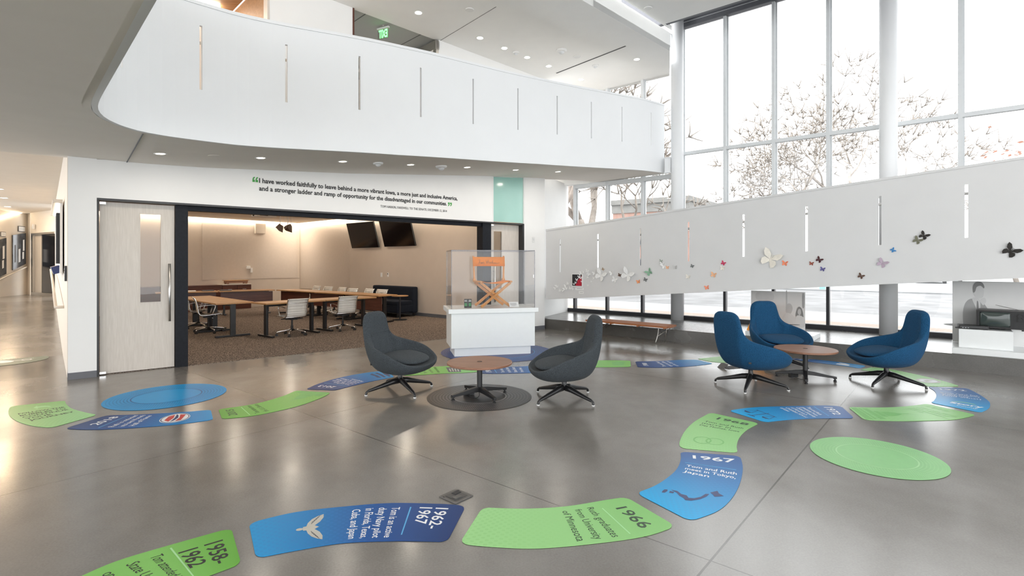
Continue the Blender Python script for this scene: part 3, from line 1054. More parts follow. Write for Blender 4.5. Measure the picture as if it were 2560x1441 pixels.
def make_lounge(name, label, m, loc, face, leg_deg, group):
    """face: direction in degrees the sitter looks at; leg_deg: direction of one leg"""
    r = thing(name, label, 'chair', loc, R(face - 90), group)
    sh, inner, rc, outer = lounge_shell()
    so = sh.build('shell', m, r, True, sub=1)
    # seat cushion
    cu = []
    for v, z in ((.05, .405), (.7, .405), (.93, .415), (1.0, .435), (.96, .455), (.80, .468), (.4, .474), (.05, .476)):
        row = []
        for k in range(40):
            a = 2 * PI * k / 40
            ca, sa = math.cos(a), math.sin(a)
            rx = .305 * (abs(ca) ** .8) * (1 if ca > 0 else -1)
            ry = .265 * (abs(sa) ** .8) * (1 if sa > 0 else -1)
            x, y = rx * v, .075 + ry * v
            row.append((x, y, z - .055 * max(0, y) / .34 + .0))
        cu.append(row)
    MB().grid(cu, closed_u=True, cap=True).build('seat_cushion', m, r, True, sub=1)
    # stitched seam under the headrest
    N = len(rc)
    left = max(range(N // 2), key=lambda i: -abs(rc[i].z - .70) if rc[i].x > 0 else -9)
    sm = []
    for k in range(13):
        f = k / 12
        best = None
        i = int(round((left * (1 - f)) + (-left) * f)) % N
        # find v at which the inner surface is at z .70
        lo, hi = 0.0, 1.0
        for _ in range(24):
            mdv = (lo + hi) / 2
            if inner(i, mdv).z < .70: lo = mdv
            else: hi = mdv
        p = inner(i, min(lo, .985))
        sm.append(p + Vector((0, .002, 0)))
    MB().tube(sm, .0035, 5).build('seam', m, so, True)
    # black four-star swivel base
    p = MB().lathe([(.045, .13), (.040, .15), (.028, .17), (.026, .225), (.034, .245), (.055, .262), (.10, .278), (.10, .285)], 24)
    p.build('pedestal', M['black'], r, True)
    for k in range(4):
        a = R(leg_deg - face + 90) + k * PI / 2
        d = Vector((math.cos(a), math.sin(a), 0)); t = Vector((-d.y, d.x, 0))
        rows = []
        for q, zc, wd, hh in ((.02, .130, .034, .036), (.10, .122, .031, .034), (.22, .093, .025, .027), (.34, .066, .020, .021), (.395, .054, .017, .018), (.418, .042, .015, .017), (.424, .02, .014, .012), (.424, .010, .014, .008)):
            row = []
            for j in range(10):
                b = 2 * PI * j / 10
                if q < .40:
                    row.append(d * q + t * (wd * math.cos(b)) + Vector((0, 0, zc + hh * math.sin(b))))
                else:
                    row.append(d * (q + .014 * math.sin(b)) + t * (wd * math.cos(b)) + Vector((0, 0, zc)))
            rows.append(row)
        lg = MB().grid(rows, closed_u=True, cap=True).build('leg', M['black'], r, True)
        MB().lathe([(.016, 0), (.018, .004), (.018, .012)], 14, (d.x * .424, d.y * .424, 0)).build('foot_glide', M['whitemetal'], lg)
    ti = min(range(len(rc)), key=lambda i: (rc[i] - Vector((.295, -.275, .625))).length)
    tp = outer(ti, .52)
    MB().box(tp, (.016, .03, .022), (tp.x, tp.y + .03, 0)).build('maker_tag', M['blackmatte'], r)
    return r
def ang(x, y): return math.degrees(math.atan2(y, x))
g1 = 'grey lounge chairs beside the round table near the display case'
make_lounge('lounge_chair', 'grey swivel lounge chair in front of the meeting room opening', M['greyfab'], (-1.366, 6.37, 0), ang(.93, -.36), ang(-.348, -.245), g1)
make_lounge('lounge_chair', 'grey swivel lounge chair between the round table and the slatted bench', M['greyfab'], (.60, 6.0, 0), ang(-.98, -.13), ang(-.306, -.28), g1)
g2 = 'blue lounge chairs around the round table by the windows'
make_lounge('lounge_chair', 'blue swivel lounge chair seen from behind, turned towards the windows', M['bluefab'], (3.015, 6.595, 0), ang(.93, .30), ang(-.35, .225), g2)
make_lounge('lounge_chair', 'blue swivel lounge chair with its back to the windows, facing the hall', M['bluefab'], (4.04, 7.93, 0), ang(.10, -1), ang(.30, -.36), g2)
make_lounge('lounge_chair', 'blue swivel lounge chair beside the second round column, nearest the old television', M['bluefab'], (4.84, 6.75, 0), ang(-.98, .16), ang(-.234, .33), g2)

def coffee_table(label, loc, leg_deg, wire):
    r = thing('coffee_table', label, 'table', loc, 0, 'round coffee tables')
    top = MB().lathe([(.345, .375), (.372, .380), (.381, .386), (.381, .404), (.377, .408), (.0305, .408)], 64).build('tabletop', M['walnut'], r)
    MB().lathe([(.030, .402), (.030, .4095), (.022, .4105), (.022, .404)], 20).build('grommet', M['blackmatte'], top)
    MB().lathe([(.031, .06), (.031, .352), (.09, .362), (.09, .374)], 24).build('column', M['black'], r, False)
    for k in range(4):
        a = R(leg_deg) + k * PI / 2
        d = Vector((math.cos(a), math.sin(a), 0)); t = Vector((-d.y, d.x, 0))
        rows = []
        for q, z0, z1, wd in ((.015, .060, .118, .030), (.10, .058, .108, .026), (.25, .046, .080, .020), (.345, .040, .066, .019), (.362, .040, .062, .018)):
            rows.append([d * q + t * s * wd + Vector((0, 0, z)) for s, z in ((-1, z0), (1, z0), (1, z1), (-1, z1))])
        lg = MB().grid(rows, closed_u=True, cap=True).build('leg', M['black'], r, bevel=.003)
        MB().lathe([(.014, .0), (.020, .004), (.020, .014), (.010, .020), (.010, .03), (.022, .034), (.022, .046)], 14, (d.x * .342, d.y * .342, 0)).build('caster', M['black'], lg)
    pb = MB().box((-.13, .06, .035), (.12, .05, .05), (1, .3, 0)).build('power_block', M['blackmatte'], r)
    MB().tube(catmull([(-.02, .0, .09), (.0, -.05, .03), (-.03, -.10, .008), (-.10, -.06, .008), (-.13, .03, .02)], 20), .0035, 6).build('cable', M['blackmatte'], r)
    return r
coffee_table('round walnut coffee table on the grey dotted floor circle', (-.378, 6.1, 0), ang(-.287, -.18), 1)
coffee_table('round walnut coffee table among the blue lounge chairs', (3.95, 7.03, 0), ang(.293, -.153), 0)

# slatted bench with bent wire legs
BD = Vector((.738, -.675, 0)).normalized()
bq = onz(1665.3, 818, .335)
bench = thing('slat_bench', 'low slatted teak bench with wire legs in front of the concrete platform', 'bench', (bq.x, bq.y, 0), math.atan2(-BD.y, -BD.x))
# local x runs from this end to the far end, local y towards the camera is negative depth
BLn, BW = 1.86, .46
sgn = -1
for k in range(12):
    y = sgn * (.02 + (BW - .04) * k / 11)
    MB().box((BLn / 2, y, .322), (BLn, .022, .034)).build('slat', M['bench'], bench, bevel=.003)
for x in (.05, .62, 1.24, BLn - .05):
    MB().box((x, sgn * BW / 2, .300), (.03, BW - .01, .026)).build('cross_rail', M['bench'], bench)
for x0 in (.20, BLn - .26):
    for y in (.05, BW - .05):
        lg = MB().tube(catmull([(x0 - .02, sgn * y, .29), (x0 + .0, sgn * y, .15), (x0 + .03, sgn * (y + (.03 if y > .2 else -.03)), .004)], 10), .009, 8)
        lo = lg.build('leg', M['satin'], bench, True)
        MB().tube([(x0 - .18, sgn * (BW * .5), .292), (x0 + .02, sgn * y, .12)], .005, 6).build('brace', M['satin'], lo)

# ================================================================== DISPLAY CASE
PX = Vector((.973, .23, 0)).normalized(); PY = Vector((-PX.y, PX.x, 0))
PO = Vector((-1.0, 8.60, 0))
rzp = math.atan2(PX.y, PX.x)
PW, PD = 1.43, .75
pl = thing('display_plinth', 'white display plinth under the clear box with the director chair', 'display stand', PO, rzp)
MB().box((PW / 2, PD / 2, .075), (PW - .12, PD - .12, .15)).build('toe_base', M['white'], pl)
MB().box((PW / 2, PD / 2, .435), (PW, PD, .58)).build('body', M['white'], pl, bevel=.003)
MB().box((PW / 2, PD / 2, .762), (PW + .10, PD + .10, .075)).build('top_slab', M['white'], pl, bevel=.003)
vz0, vz1 = .80, 1.765
vt = thing('display_cover', 'large clear acrylic box over the director chair', 'display case', PO + Vector((0, 0, vz0)), rzp)
H_ = vz1 - vz0
tk_ = .012
MB().box((PW / 2, tk_ / 2, H_ / 2), (PW, tk_, H_)).build('front_panel', M['acrylic'], vt)
MB().box((PW / 2, PD - tk_ / 2, H_ / 2), (PW, tk_, H_)).build('back_panel', M['acrylic'], vt)
for x in (tk_ / 2, PW - tk_ / 2):
    MB().box((x, PD / 2, H_ / 2), (tk_, PD - 2 * tk_ - .002, H_)).build('side_panel', M['acrylic'], vt)
MB().box((PW / 2, PD / 2, H_ + tk_ / 2), (PW, PD, tk_)).build('top_panel', M['acrylic'], vt)
eg = MB()
for x in (0.004, PW - .004):
    for y in (.004, PD - .004): eg.box((x, y, H_ / 2), (.010, .010, H_))
for y in (.004, PD - .004): eg.box((PW / 2, y, H_ + .006), (PW, .010, .014))
for x in (.004, PW - .004): eg.box((x, PD / 2, H_ + .006), (.010, PD, .014))
eg.build('polished_edge', M['acrylic_edge'], vt)
lk = MB().box((PW + .004, .12, H_ * .55), (.012, .035, .05)); lk.build('latch', M['chrome'], vt)

# director chair, seen from the front
dcx = PO + PX * .76 + PY * .36 + Vector((0, 0, vz0 + .004))
dc = thing('director_chair', 'folding wooden director chair with orange canvas inside the clear box', 'chair', dcx, rzp + R(6))
def stick(pts, w_, d_):
    mb = MB(); rows = []
    pts = [Vector(p) for p in pts]
    for i, p in enumerate(pts):
        t = (pts[min(i + 1, len(pts) - 1)] - pts[max(i - 1, 0)]).normalized()
        a = t.cross(Vector((0, 1, 0))).normalized()
        rows.append([p + a * (sx_ * w_ / 2) + Vector((0, 1, 0)) * (sy_ * d_ / 2) for sx_, sy_ in ((-1, -1), (1, -1), (1, 1), (-1, 1))])
    return mb.grid(rows, closed_u=True, cap=True)
for yo in (-.19, .19):
    stick([(-.26, yo, .012), (-.20, yo, .05), (.27, yo, .42)], .045, .022).build('crossed_leg', M['pine'], dc, bevel=.003)
    stick([(.27, yo + .024, .012), (.21, yo + .024, .05), (-.26, yo + .024, .42)], .045, .022).build('crossed_leg', M['pine'], dc, bevel=.003)
for x in (-.27, .27):
    MB().box((x, 0, .435), (.04, .46, .03)).build('seat_rail', M['pine'], dc, bevel=.004)
    stick([(x, .20, .44), (x * 1.03, .215, .66), (x * 1.05, .235, .885)], .030, .022).build('back_post', M['pine'], dc, bevel=.003)
    MB().box((x * 1.04, -.02, .645) if False else (x, .205, .455), (.05, .05, .05)).build('bracket', M['pine'], dc, bevel=.004)
se = []
for k in range(9):
    f = k / 8 * 2 - 1
    se.append([(f * .27, y, .452 - .045 * (1 - f * f)) for y in (-.21, .21)])
so_ = MB().grid(se).build('seat', M['canvas'], dc, True)
sd = so_.modifiers.new('s', 'SOLIDIFY'); sd.thickness = .006
bk_ = []
for k in range(11):
    f = k / 10 * 2 - 1
    bk_.append([(f * .295, .195 + .03 * (1 - f * f) + (z - .70) * .1, z) for z in (.70, .78, .865)])
bo_ = MB().grid(bk_).build('back_sling', M['canvas'], dc, True)
sd = bo_.modifiers.new('s', 'SOLIDIFY'); sd.thickness = .006
# handwritten signature on the sling, drawn with strokes
sig = ["0,18 9,20 6,8 3,0|4,9 9,8", "13,3 11,8 15,9 16,3 12,2", "18,8 18,2 20,8 23,2", "24,3 24,9 28,9 28,2 32,4", "37,19 41,2 43,12 50,19 46,2|40,9 50,10 54,8", "56,8 53,2 58,9 59,2", "61,2 61,9 65,8", "66,2 69,18 68,7 72,8 70,2 75,3", "77,2 78,8 80,2 84,8 85,2 100,7"]
sg = MB()
for st in sig:
    for seg in st.split('|'):
        pt = [tuple(map(float, q.split(','))) for q in seg.split()]
        p3 = []
        for a, b in pt:
            X = -.20 + .40 * a / 100; f = X / .295
            Z = .735 + .004 * b
            p3.append(Vector((X, .195 + .03 * (1 - f * f) + (Z - .70) * .1 - .006, Z)))
        sg.tube(catmull(p3, 4 * len(p3)), .0022, 4)
sgo = sg.build('signature', M['ink'], bo_)

pc = PO + PX * .30 + PY * .17 + Vector((0, 0, vz0))
ph = thing('photo_card', 'small photo print standing on the plinth beside the director chair', 'photograph', pc, rzp + R(-8))
MB().box((0, .012, .075), (.125, .012, .15), (1, 0, 0), Vector((0, 1, -.15)).normalized()).build('print', M['screen'], ph)
im = MB().box((-.032, .004, .055), (.045, .004, .055), (1, 0, 0), Vector((0, 1, -.15)).normalized()); im.box((.034, .004, .055), (.04, .004, .055), (1, 0, 0), Vector((0, 1, -.15)).normalized())
im.build('lawn', mat('photo_green', (.03, .22, .06), .5), ph)
pp = MB().box((0, .003, .085), (.028, .004, .075), (1, 0, 0), Vector((0, 1, -.15)).normalized()); pp.build('dark_figure', M['ink'], ph)
for x in (-.045, -.02, .022, .046): 
    MB().box((x, .0015 - .0 + .012, .118), (.012, .003, .036), (1, 0, 0), Vector((0, 1, -.15)).normalized()).build('pale_pillar', M['paper'], ph)
fl = MB().box((0, .0035, .015), (.115, .004, .018), (1, 0, 0), Vector((0, 1, -.15)).normalized()); fl.build('pavement', M['frame_light'], ph)
cc = PO + PX * 1.10 + PY * .17 + Vector((0, 0, vz0))
lc = thing('label_card', 'white tent card lying on the plinth inside the clear box', 'card', cc, rzp + R(4))
MB().box((0, 0, .045), (.17, .004, .10), (1, 0, 0), Vector((0, .8, -.6)).normalized()).build('card', M['paper'], lc)
lt_ = MB()
for k, wd in enumerate((.11, .12, .10, .12, .07)):
    lt_.box((-.01, -.012 + .0, .066 - k * .010), (wd, .001, .0028), (1, 0, 0), Vector((0, .8, -.6)).normalized())
lt_.v = [(x, y + (z - .045) * .75 - .0, z) for x, y, z in [(v[0], v[1] + .0085, v[2]) for v in lt_.v]]
lt_.build('lettering', M['inkgrey'], lc)

# ================================================================== MEETING ROOM
def office_chair(label, loc, face, group, proto=[None]):
    if proto[0] is not None:
        r = copy_tree(proto[0]); r.location = loc; r.rotation_euler = (0, 0, R(face - 90)); tag(r, label, 'chair', group)
        return r
    r = thing('office_chair', label, 'chair', loc, R(face - 90), group)
    proto[0] = r
    prof = catmull([(.25, .415), (.20, .432), (.05, .415), (-.10, .402), (-.17, .418), (-.205, .47), (-.215, .55), (-.235, .66), (-.275, .775), (-.305, .80)], 96)
    def sling(i0, i1):
        rows = []
        for i in range(i0, i1 + 1):
            p = prof[i]; t = (prof[min(i + 1, 96)] - prof[max(i - 1, 0)]).normalized(); n = Vector((-t.y, t.x))
            b = .007 * abs(math.sin(i * PI / 6)) + .004
            row = []
            for x in (-.205, -.1, 0, .1, .205): row.append((x, p.x + n.x * b, p.y + n.y * b))
            for x in (.205, .1, 0, -.1, -.205): row.append((x, p.x - n.x * b, p.y - n.y * b))
            rows.append(row)
        return MB().grid(rows, closed_u=True, cap=True)
    sling(2, 44).build('seat', M['leather'], r, True)
    sling(46, 93).build('backrest', M['leather'], r, True)
    for x in (-.222, .222):
        MB().tube([(x, p.x, p.y) for p in prof[::3]], [.012] * len(prof[::3]), 8).build('side_rail', M['chrome'], r, True)
        s = 1 if x > 0 else -1
        lp = catmull([(x + s * .012, -.215, .60), (x + s * .02, -.10, .625), (x + s * .02, .08, .63), (x + s * .02, .115, .60), (x + s * .02, .085, .50), (x + s * .012, .06, .425)], 30)
        MB().tube(lp, .011, 8).build('armrest', M['chrome'], r, True)
    MB().tube([(-.222, .12, .40), (.222, .12, .40)], .011, 8).build('seat_spreader', M['chrome'], r, True)
    MB().tube([(-.222, -.16, .405), (.222, -.16, .405)], .011, 8).build('seat_spreader', M['chrome'], r, True)
    MB().tube([(-.222, -.262, .72), (0, -.245, .70), (.222, -.262, .72)], .008, 6).build('back_spreader', M['chrome'], r, True)
    mm = MB().box((0, -.02, .365), (.15, .17, .05)); mm.box((0, .06, .36), (.42, .03, .02)); mm.box((0, -.10, .365), (.38, .03, .02))
    mm.build('tilt_mechanism', M['blackmatte'], r, bevel=.006)
    MB().tube([(.02, .04, .35), (.26, .06, .345)], .007, 6).build('lever', M['chrome'], r)
    MB().lathe([(.026, .10), (.026, .22), (.018, .22), (.018, .35)], 16).build('gas_column', M['black'], r)
    for k in range(5):
        a = 2 * PI * k / 5 + .3
        d = Vector((math.cos(a), math.sin(a), 0)); t = Vector((-d.y, d.x, 0))
        lg = MB().tube([d * .02 + Vector((0, 0, .125)), d * .15 + Vector((0, 0, .112)), d * .285 + Vector((0, 0, .092)), d * .30 + Vector((0, 0, .08)), d * .302 + Vector((0, 0, .058))], [.020, .016, .013, .012, .010], 8).build('base_leg', M['chrome'], r, True)
        q = d * .302
        w_ = MB()
        for o in (-.014, .014):
            c = q + t * o + Vector((0, 0, .028))
            w_.tube([c - t * .009, c + t * .009], .028, 16)
        w_.build('caster', M['blackmatte'], lg)
    return r
oc = 'white ribbed office chairs around the meeting tables'
fm = math.degrees(math.atan2(.654, -.756))
office_chair('white ribbed office chair seen from behind, nearer the open corner of the tables', onz(730, 839), fm, oc)
office_chair('white ribbed office chair seen from behind, just left of the grey lounge chair', onz(857, 826), fm - 6, oc)
fe = math.degrees(math.atan2(.756, .654))
office_chair('office chair in profile with its arm towards the table, beside the black door post', onz(521, 832), fe - 14, oc)
office_chair('office chair in profile, partly hidden behind the chair next to the door post', onz(496, 820), fe - 10, oc)
back = [(772, 716), (802, 717.7), (835.5, 720), (862.6, 722.5), (902.7, 725.4), (936, 727.2)]
nm = ['first', 'second', 'third', 'fourth', 'fifth', 'sixth']
fw = math.degrees(math.atan2(-WN.y, -WN.x))
for k, (px, py) in enumerate(back):
    d = onpl(px, HY, WN, 8.52 if k == 3 else 8.72)
    lab = 'white chair back above the far table edge, %s from the corner of the room' % nm[k]
    if k == 5: lab = 'white office chair at the end of the far table, in front of the navy sofa'
    office_chair(lab, (d.x, d.y, .004), fw + (4 if k % 2 else -3), oc)

def conf_table(label, a, b, width, side, modesty, group):
    """top from a to b (plan points of the visible long edge); side: +1 puts the width to the left of a -> b"""
    a, b = V2(a), V2(b)
    d = (b - a); L = d.length; d.normalize()
    n = Vector((-d.y, d.x, 0)) * side
    r = thing('conference_table', label, 'table', (a.x, a.y, .004), math.atan2(d.y, d.x), group)
    sg = side
    MB().box((L / 2, sg * width / 2, .712), (L - .012, width, .03)).build('tabletop', M['maple'], r, bevel=.002)
    for x in (.16, L - .16):
        MB().box((x, sg * width * .5, .365), (.05, .105, .66)).build('leg', M['black'], r, bevel=.004)
        MB().box((x, sg * width * .5, .022), (.07, width * .92, .036)).build('foot', M['black'], r, bevel=.004)
    MB().box((L / 2, sg * width * .5, .66), (L - .3, .06, .05)).build('beam', M['black'], r)
    if modesty:
        MB().box((L / 2, sg * width * modesty, .50), (L - .1, .018, .36)).build('modesty_panel', M['redwood'], r)
    return r
tg_ = 'honey-coloured tables forming the meeting square'
B0 = onz(665, 760, .727); Bd = Vector((.63, .777, 0)).normalized()
conf_table('meeting table nearest the opening, right of the open corner', B0, B0 + Bd * 1.35, .66, 1, 0, tg_)
conf_table('meeting table behind the second white chair, ending near the sofa', B0 + Bd * 1.36, B0 + Bd * 2.72, .66, 1, 0, tg_)
A0 = onz(540, 760, .727); Ad = Vector((-.72, .694, 0)).normalized()
An = Vector((Ad.y, -Ad.x, 0))
conf_table('meeting table left of the open corner, beside the chairs in profile', A0, A0 + Ad * 1.5, .74, -1, 0, tg_)
conf_table('meeting table largely hidden by the black door post', A0 + Ad * 1.51, A0 + Ad * 3.0, .74, -1, 0, tg_)
C0 = V2(onpl(947, HY, WN, 7.95)); C1 = V2(onz(690, 725, .727))
Cd = (C1 - C0); CL = Cd.length; Cd.normalize()
for k, lb in enumerate(('far meeting table whose end stands by the navy sofa', 'far meeting table in the middle of the row of chair backs', 'far meeting table at the inner corner with the dark red panel')):
    conf_table(lb, C0 + Cd * (CL * k / 3), C0 + Cd * (CL * (k + 1) / 3 - .01), .62, -1, .22, tg_)
D1 = V2(onz(473, 731, .727)); Dd = (D1 - C1); Dd.normalize()
for k, lb in enumerate(('meeting table in front of the credenza, by the inner corner', 'meeting table in front of the credenza, towards the door post')):
    conf_table(lb, C1 + Dd * (.02 + 1.55 * k), C1 + Dd * (1.55 * (k + 1)), .62, -1, .22, tg_)

# navy settee with its little table
sA = V2(onpl(939, HY, WN, 9.86)); sB = V2(onpl(1040, HY, WN, 9.86))
sw = (sB - sA).length
sf = thing('settee', 'dark navy upholstered settee against the meeting room wall', 'sofa', (sB.x, sB.y, .004), math.atan2((sA - sB).y, (sA - sB).x))
# local: x along the wall towards the far corner, +y... room side is +y if left of B->A
sgn_ = 1 if Vector((-(sA - sB).y, (sA - sB).x, 0)).dot(-WN) > 0 else -1
MB().box((sw / 2, sgn_ * .02, .48), (sw, .20, .76)).build('backrest', M['navyfab'], sf, bevel=.04)
MB().box((sw / 2, sgn_ * .38, .24), (sw - .02, .58, .22)).build('seat_base', M['navyfab'], sf, bevel=.02)
for k in range(2):
    MB().box((sw * (.25 + .5 * k), sgn_ * .39, .40), (sw * .49, .56, .13)).build('seat_cushion', M['navyfab'], sf, bevel=.035)
for x in (.08, sw - .08):
    for y in (.02, .60):
        MB().box((x, sgn_ * y, .066), (.05, .05, .13)).build('leg', M['blackmatte'], sf)
tp = onz(1000, 795, 0)
st_ = thing('pedestal_table', 'small round pale-topped pedestal table in front of the navy settee', 'table', (onpl(1000, HY, WN, 8.93).x, onpl(1000, HY, WN, 8.93).y, .004))
MB().lathe([(.215, .645), (.225, .65), (.225, .668)], 40).build('tabletop', M['maple'], st_)
MB().lathe([(.022, .02), (.022, .64)], 16).build('column', M['black'], st_)
MB().lathe([(.19, 0), (.19, .012), (.03, .022)], 36).build('base_disc', M['black'], st_)

# two screens on the wall, leaning forward
def tv(label, pbl, pbr, h):
    a = onpl(pbl[0], pbl[1], WN, 9.90); b = onpl(pbr[0], pbr[1], WN, 9.90)
    z = (a.z + b.z) / 2
    L = (V2(b) - V2(a)).length
    r = thing('wall_screen', label, 'television', (a.x, a.y, z), math.atan2((b - a).y, (b - a).x))
    az = Vector((0, -.27, 1)).normalized()
    up = az; yv = Vector((1, 0, 0)).cross(up) * -1
    bd = MB().box(Vector((L / 2, 0, 0)) + up * (h / 2), (L, .05, h), (1, 0, 0), -yv if yv.y < 0 else yv)
    bd.build('housing', M['blackmatte'], r, bevel=.004)
    MB().box(Vector((L / 2, 0, 0)) + up * (h / 2) + Vector((0, -.0265, -.007)), (L - .03, .004, h - .03), (1, 0, 0), -yv if yv.y < 0 else yv).build('screen', M['screen'], r)
    MB().box((L / 2, .055, h * .45), (.4, .08, .4)).build('wall_bracket', M['blackmatte'], r)
    return r
tv('black wall screen nearer the room corner, leaning forward', (881.4, 620.4), (948.4, 618.9), .84)
tv('black wall screen on the doorway side of its twin, leaning forward', (962.7, 617.5), (1040, 614.4), .84)
# glass writing boards either side of the corner
gb = MB().box((0, 0, 0), (3.30, .008, 2.3))
m_gb = mat('glass_board', (.60, .53, .46), .12, var=.02)
gbo = gb.build('glass_board', m_gb)
gbo.location = V2(RC) + WT * 1.72 - WN * .012 + Vector((0, 0, 1.75)); gbo.rotation_euler = (0, 0, math.atan2(WT.y, WT.x))
tag(gbo, 'tall glossy glass writing board beside the wall screens', 'writing board')
lt612 = None
pL = Vector(RC) - E2 * 1.75
gb = MB().box((0, 0, .2), (3.3, .008, 1.9))
gbo = gb.build('glass_board', m_gb)
gbo.location = pL + WT * .012 + Vector((0, 0, 1.75)); gbo.rotation_euler = (0, 0, math.atan2(E2.y, E2.x))
tag(gbo, 'tall glossy glass writing board on the credenza wall', 'writing board')
def onback(px, py, off=0.0):
    n = WT; o = Vector(RC).dot(WT) + off
    return onpl(px, py, n, o)
# little fittings on the walls
def plate(name, label, cat, px, py, w_, h_, n, ax, off, m, dep=.02, extra=None):
    p = onpl(px, py, n, off)
    o = MB().box((0, 0, 0), (w_, dep, h_), (1, 0, 0)).build(name, m, None, bevel=.003)
    o.location = p; o.rotation_euler = (0, 0, math.atan2(ax.y, ax.x))
    tag(o, label, cat)
    if extra: extra(o)
    return o
def toggle(o): MB().box((0, -.014, 0), (.02, .012, .045)).build('rocker', M['frame_light'], o)
def lens(o): MB().box((0, -.012, .03), (.03, .008, .03)).build('display', M['screen'], o)
plate('light_switch', 'white light switch on the beige wall left of the thermostat', 'switch', 953.5, 687.5, .08, .14, WN, WT, 9.985, M['whitemetal'], .016, toggle)
plate('thermostat', 'small wall thermostat with dark display above the settee', 'thermostat', 970, 687.5, .07, .13, WN, WT, 9.985, M['whitemetal'], .02, lens)
BO = Vector(RC).dot(WT)
plate('wall_speaker', 'square beige wall speaker high on the credenza wall', 'speaker', 650.5, 572, .36, .36, WT, E2, BO + .075, M['beige'], .09, lambda o: MB().box((0, -.047, 0), (.32, .006, .32)).build('grille', M['corr'], o))
plate('wall_sensor', 'small white sensor with dark tip on the glass board', 'sensor', 621, 669, .12, .10, WT, E2, BO + .04, M['whitemetal'], .05, lens)
plate('pen_holder', 'small white pen holder below the wall sensor', 'holder', 628.5, 676, .07, .16, WT, E2, BO + .04, M['whitemetal'], .05, toggle)
# credenza run with a drawer cabinet and a wooden tray
cA = onback(628, HY, .52); cB = onback(556, HY, .52); cC = onback(338, HY, .52)
def cab(name, label, cat, p, q, h, dep, m, top):
    p, q = V2(p), V2(q)
    L = (q - p).length
    r = thing(name, label, cat, (p.x, p.y, .004), math.atan2((q - p).y, (q - p).x))
    s_ = 1 if Vector((-(q - p).y, (q - p).x, 0)).dot(-WT) > 0 else -1
    MB().box((L / 2, s_ * dep / 2, h / 2), (L, dep, h)).build('body', m, r)
    MB().box((L / 2, s_ * (dep / 2 - .005), h + .012), (L + .01, dep + .02, .024)).build('worktop', top, r)
    for k in range(2):
        dr = MB().box((L * (.25 + .5 * k), -s_ * .008, h * .80), (L * .48, .016, h * .34)).build('drawer', m, r)
        MB().box((L * (.25 + .5 * k), -s_ * .022, h * .82), (.12, .012, .014)).build('handle', M['satin'], dr)
    return r
cab('credenza', 'dark cherry credenza with a pale top under the wooden tray', 'cabinet', cA, cB, .82, .5, M['redwood'], M['corr'])
cab('credenza', 'lower dark cherry credenza behind the tables by the door post', 'cabinet', cB + (cC - cB) * .004, cC, .80, .5, M['redwood'], M['redwood'])
tq = onback(590, HY, .30)
tr = thing('wooden_tray', 'small footed wooden tray box on the credenza', 'tray', (tq.x, tq.y, .85), math.atan2(E2.y, E2.x))
MB().box((0, 0, .075), (.68, .26, .07)).build('box', M['walnut'], tr); MB().box((0, 0, .118), (.76, .30, .016)).build('lid', M['maple'], tr)
for x in (-.3, .3):
    for y in (-.1, .1): MB().box((x, y, .02), (.05, .05, .04)).build('foot', M['walnut'], tr)
rp = random.Random(5)
for k in range(4):
    px = 486 + k * 17
    p = onz(px, 727, .74)
    pg = MB()
    pg.box((0, 0, .012), (.30, .21, .022))
    o = pg.build('paper_stack', M['paper'] if k > 1 else M['inkgrey'])
    q = C1 + Dd * (1.35 + .46 * k) + Vector((-Dd.y, Dd.x, 0)) * -.30
    o.location = (q.x, q.y, .7335); o.rotation_euler = (0, 0, math.atan2(Dd.y, Dd.x) + rp.uniform(-.1, .1))
    tag(o, ['dark folder pile on the table by the credenza, furthest from the door post', 'dark folder pile on the table by the credenza, next to the papers', 'white paper pile on the credenza-side table', 'white paper pile half hidden by the door post'][k][:90], 'papers')
# projector and two hanging loudspeakers under the ceiling
pj = atd(660, 542, 14.5)
pr = thing('projector', 'ceiling projector under the meeting room ceiling', 'projector', (pj.x, pj.y, 2.86), math.atan2(E2.y, E2.x))
MB().box((0, 0, .04), (.52, .42, .13)).build('housing', M['whitemetal'], pr, bevel=.015)
MB().box((-.1, -.215, .04), (.22, .012, .09)).build('vent_grille', M['frame_dark'], pr)
MB().tube([(-.27, .05, .04), (-.24, .05, .04)], .05, 18).build('lens', M['screen'], pr)
MB().tube([(0, 0, .10), (0, 0, ZC - 2.86)], .025, 10).build('ceiling_pole', M['whitemetal'], pr)
for k, (px, py, d, a, lb) in enumerate(((701, 571, 14.2, 20, 'larger faceted loudspeaker hanging from the meeting room ceiling'), (722.5, 571, 14.4, 75, 'faceted loudspeaker hanging edge-on beside the larger one'))):
    p = atd(px, py, d)
    hs = thing('hanging_speaker', lb, 'speaker', (p.x, p.y, p.z), R(a), 'hanging loudspeakers')
    vs = [(-.11, -.02, .02), (-.02, -.04, .11), (.07, -.02, .05), (.055, -.03, -.11), (-.03, -.05, -.07)]
    rows = [[(x * 1.1, y - .02, z * 1.1) for x, y, z in vs], [(x * .6, .12, z * .6) for x, y, z in vs]]
    MB().grid(rows, closed_u=True, cap=True).build('horn_body', mat('speaker_brown', (.12, .08, .055), .5), hs)
    MB().tube([(-.01, .03, .09), (-.01, .03, .16), (0, .03, ZC - p.z + .003)], .009, 8).build('hanger', M['whitemetal'], hs)
    MB().tube(catmull([(.06, .08, -.03), (.14, .05, .02), (.12, .03, .12), (.10, .03, ZC - p.z)], 14), .004, 5).build('cable', M['whitemetal'], hs)
tb_ = MB().box((0, 0, 0), (.9, .05, .03)).build('ceiling_track', M['whitemetal'])
p = atd(712, 548, 14.2); tb_.location = (p.x, p.y, ZC - .016); tb_.rotation_euler = (0, 0, math.atan2(WT.y, WT.x))
tag(tb_, 'short white mounting track on the ceiling above the hanging loudspeakers', 'track')
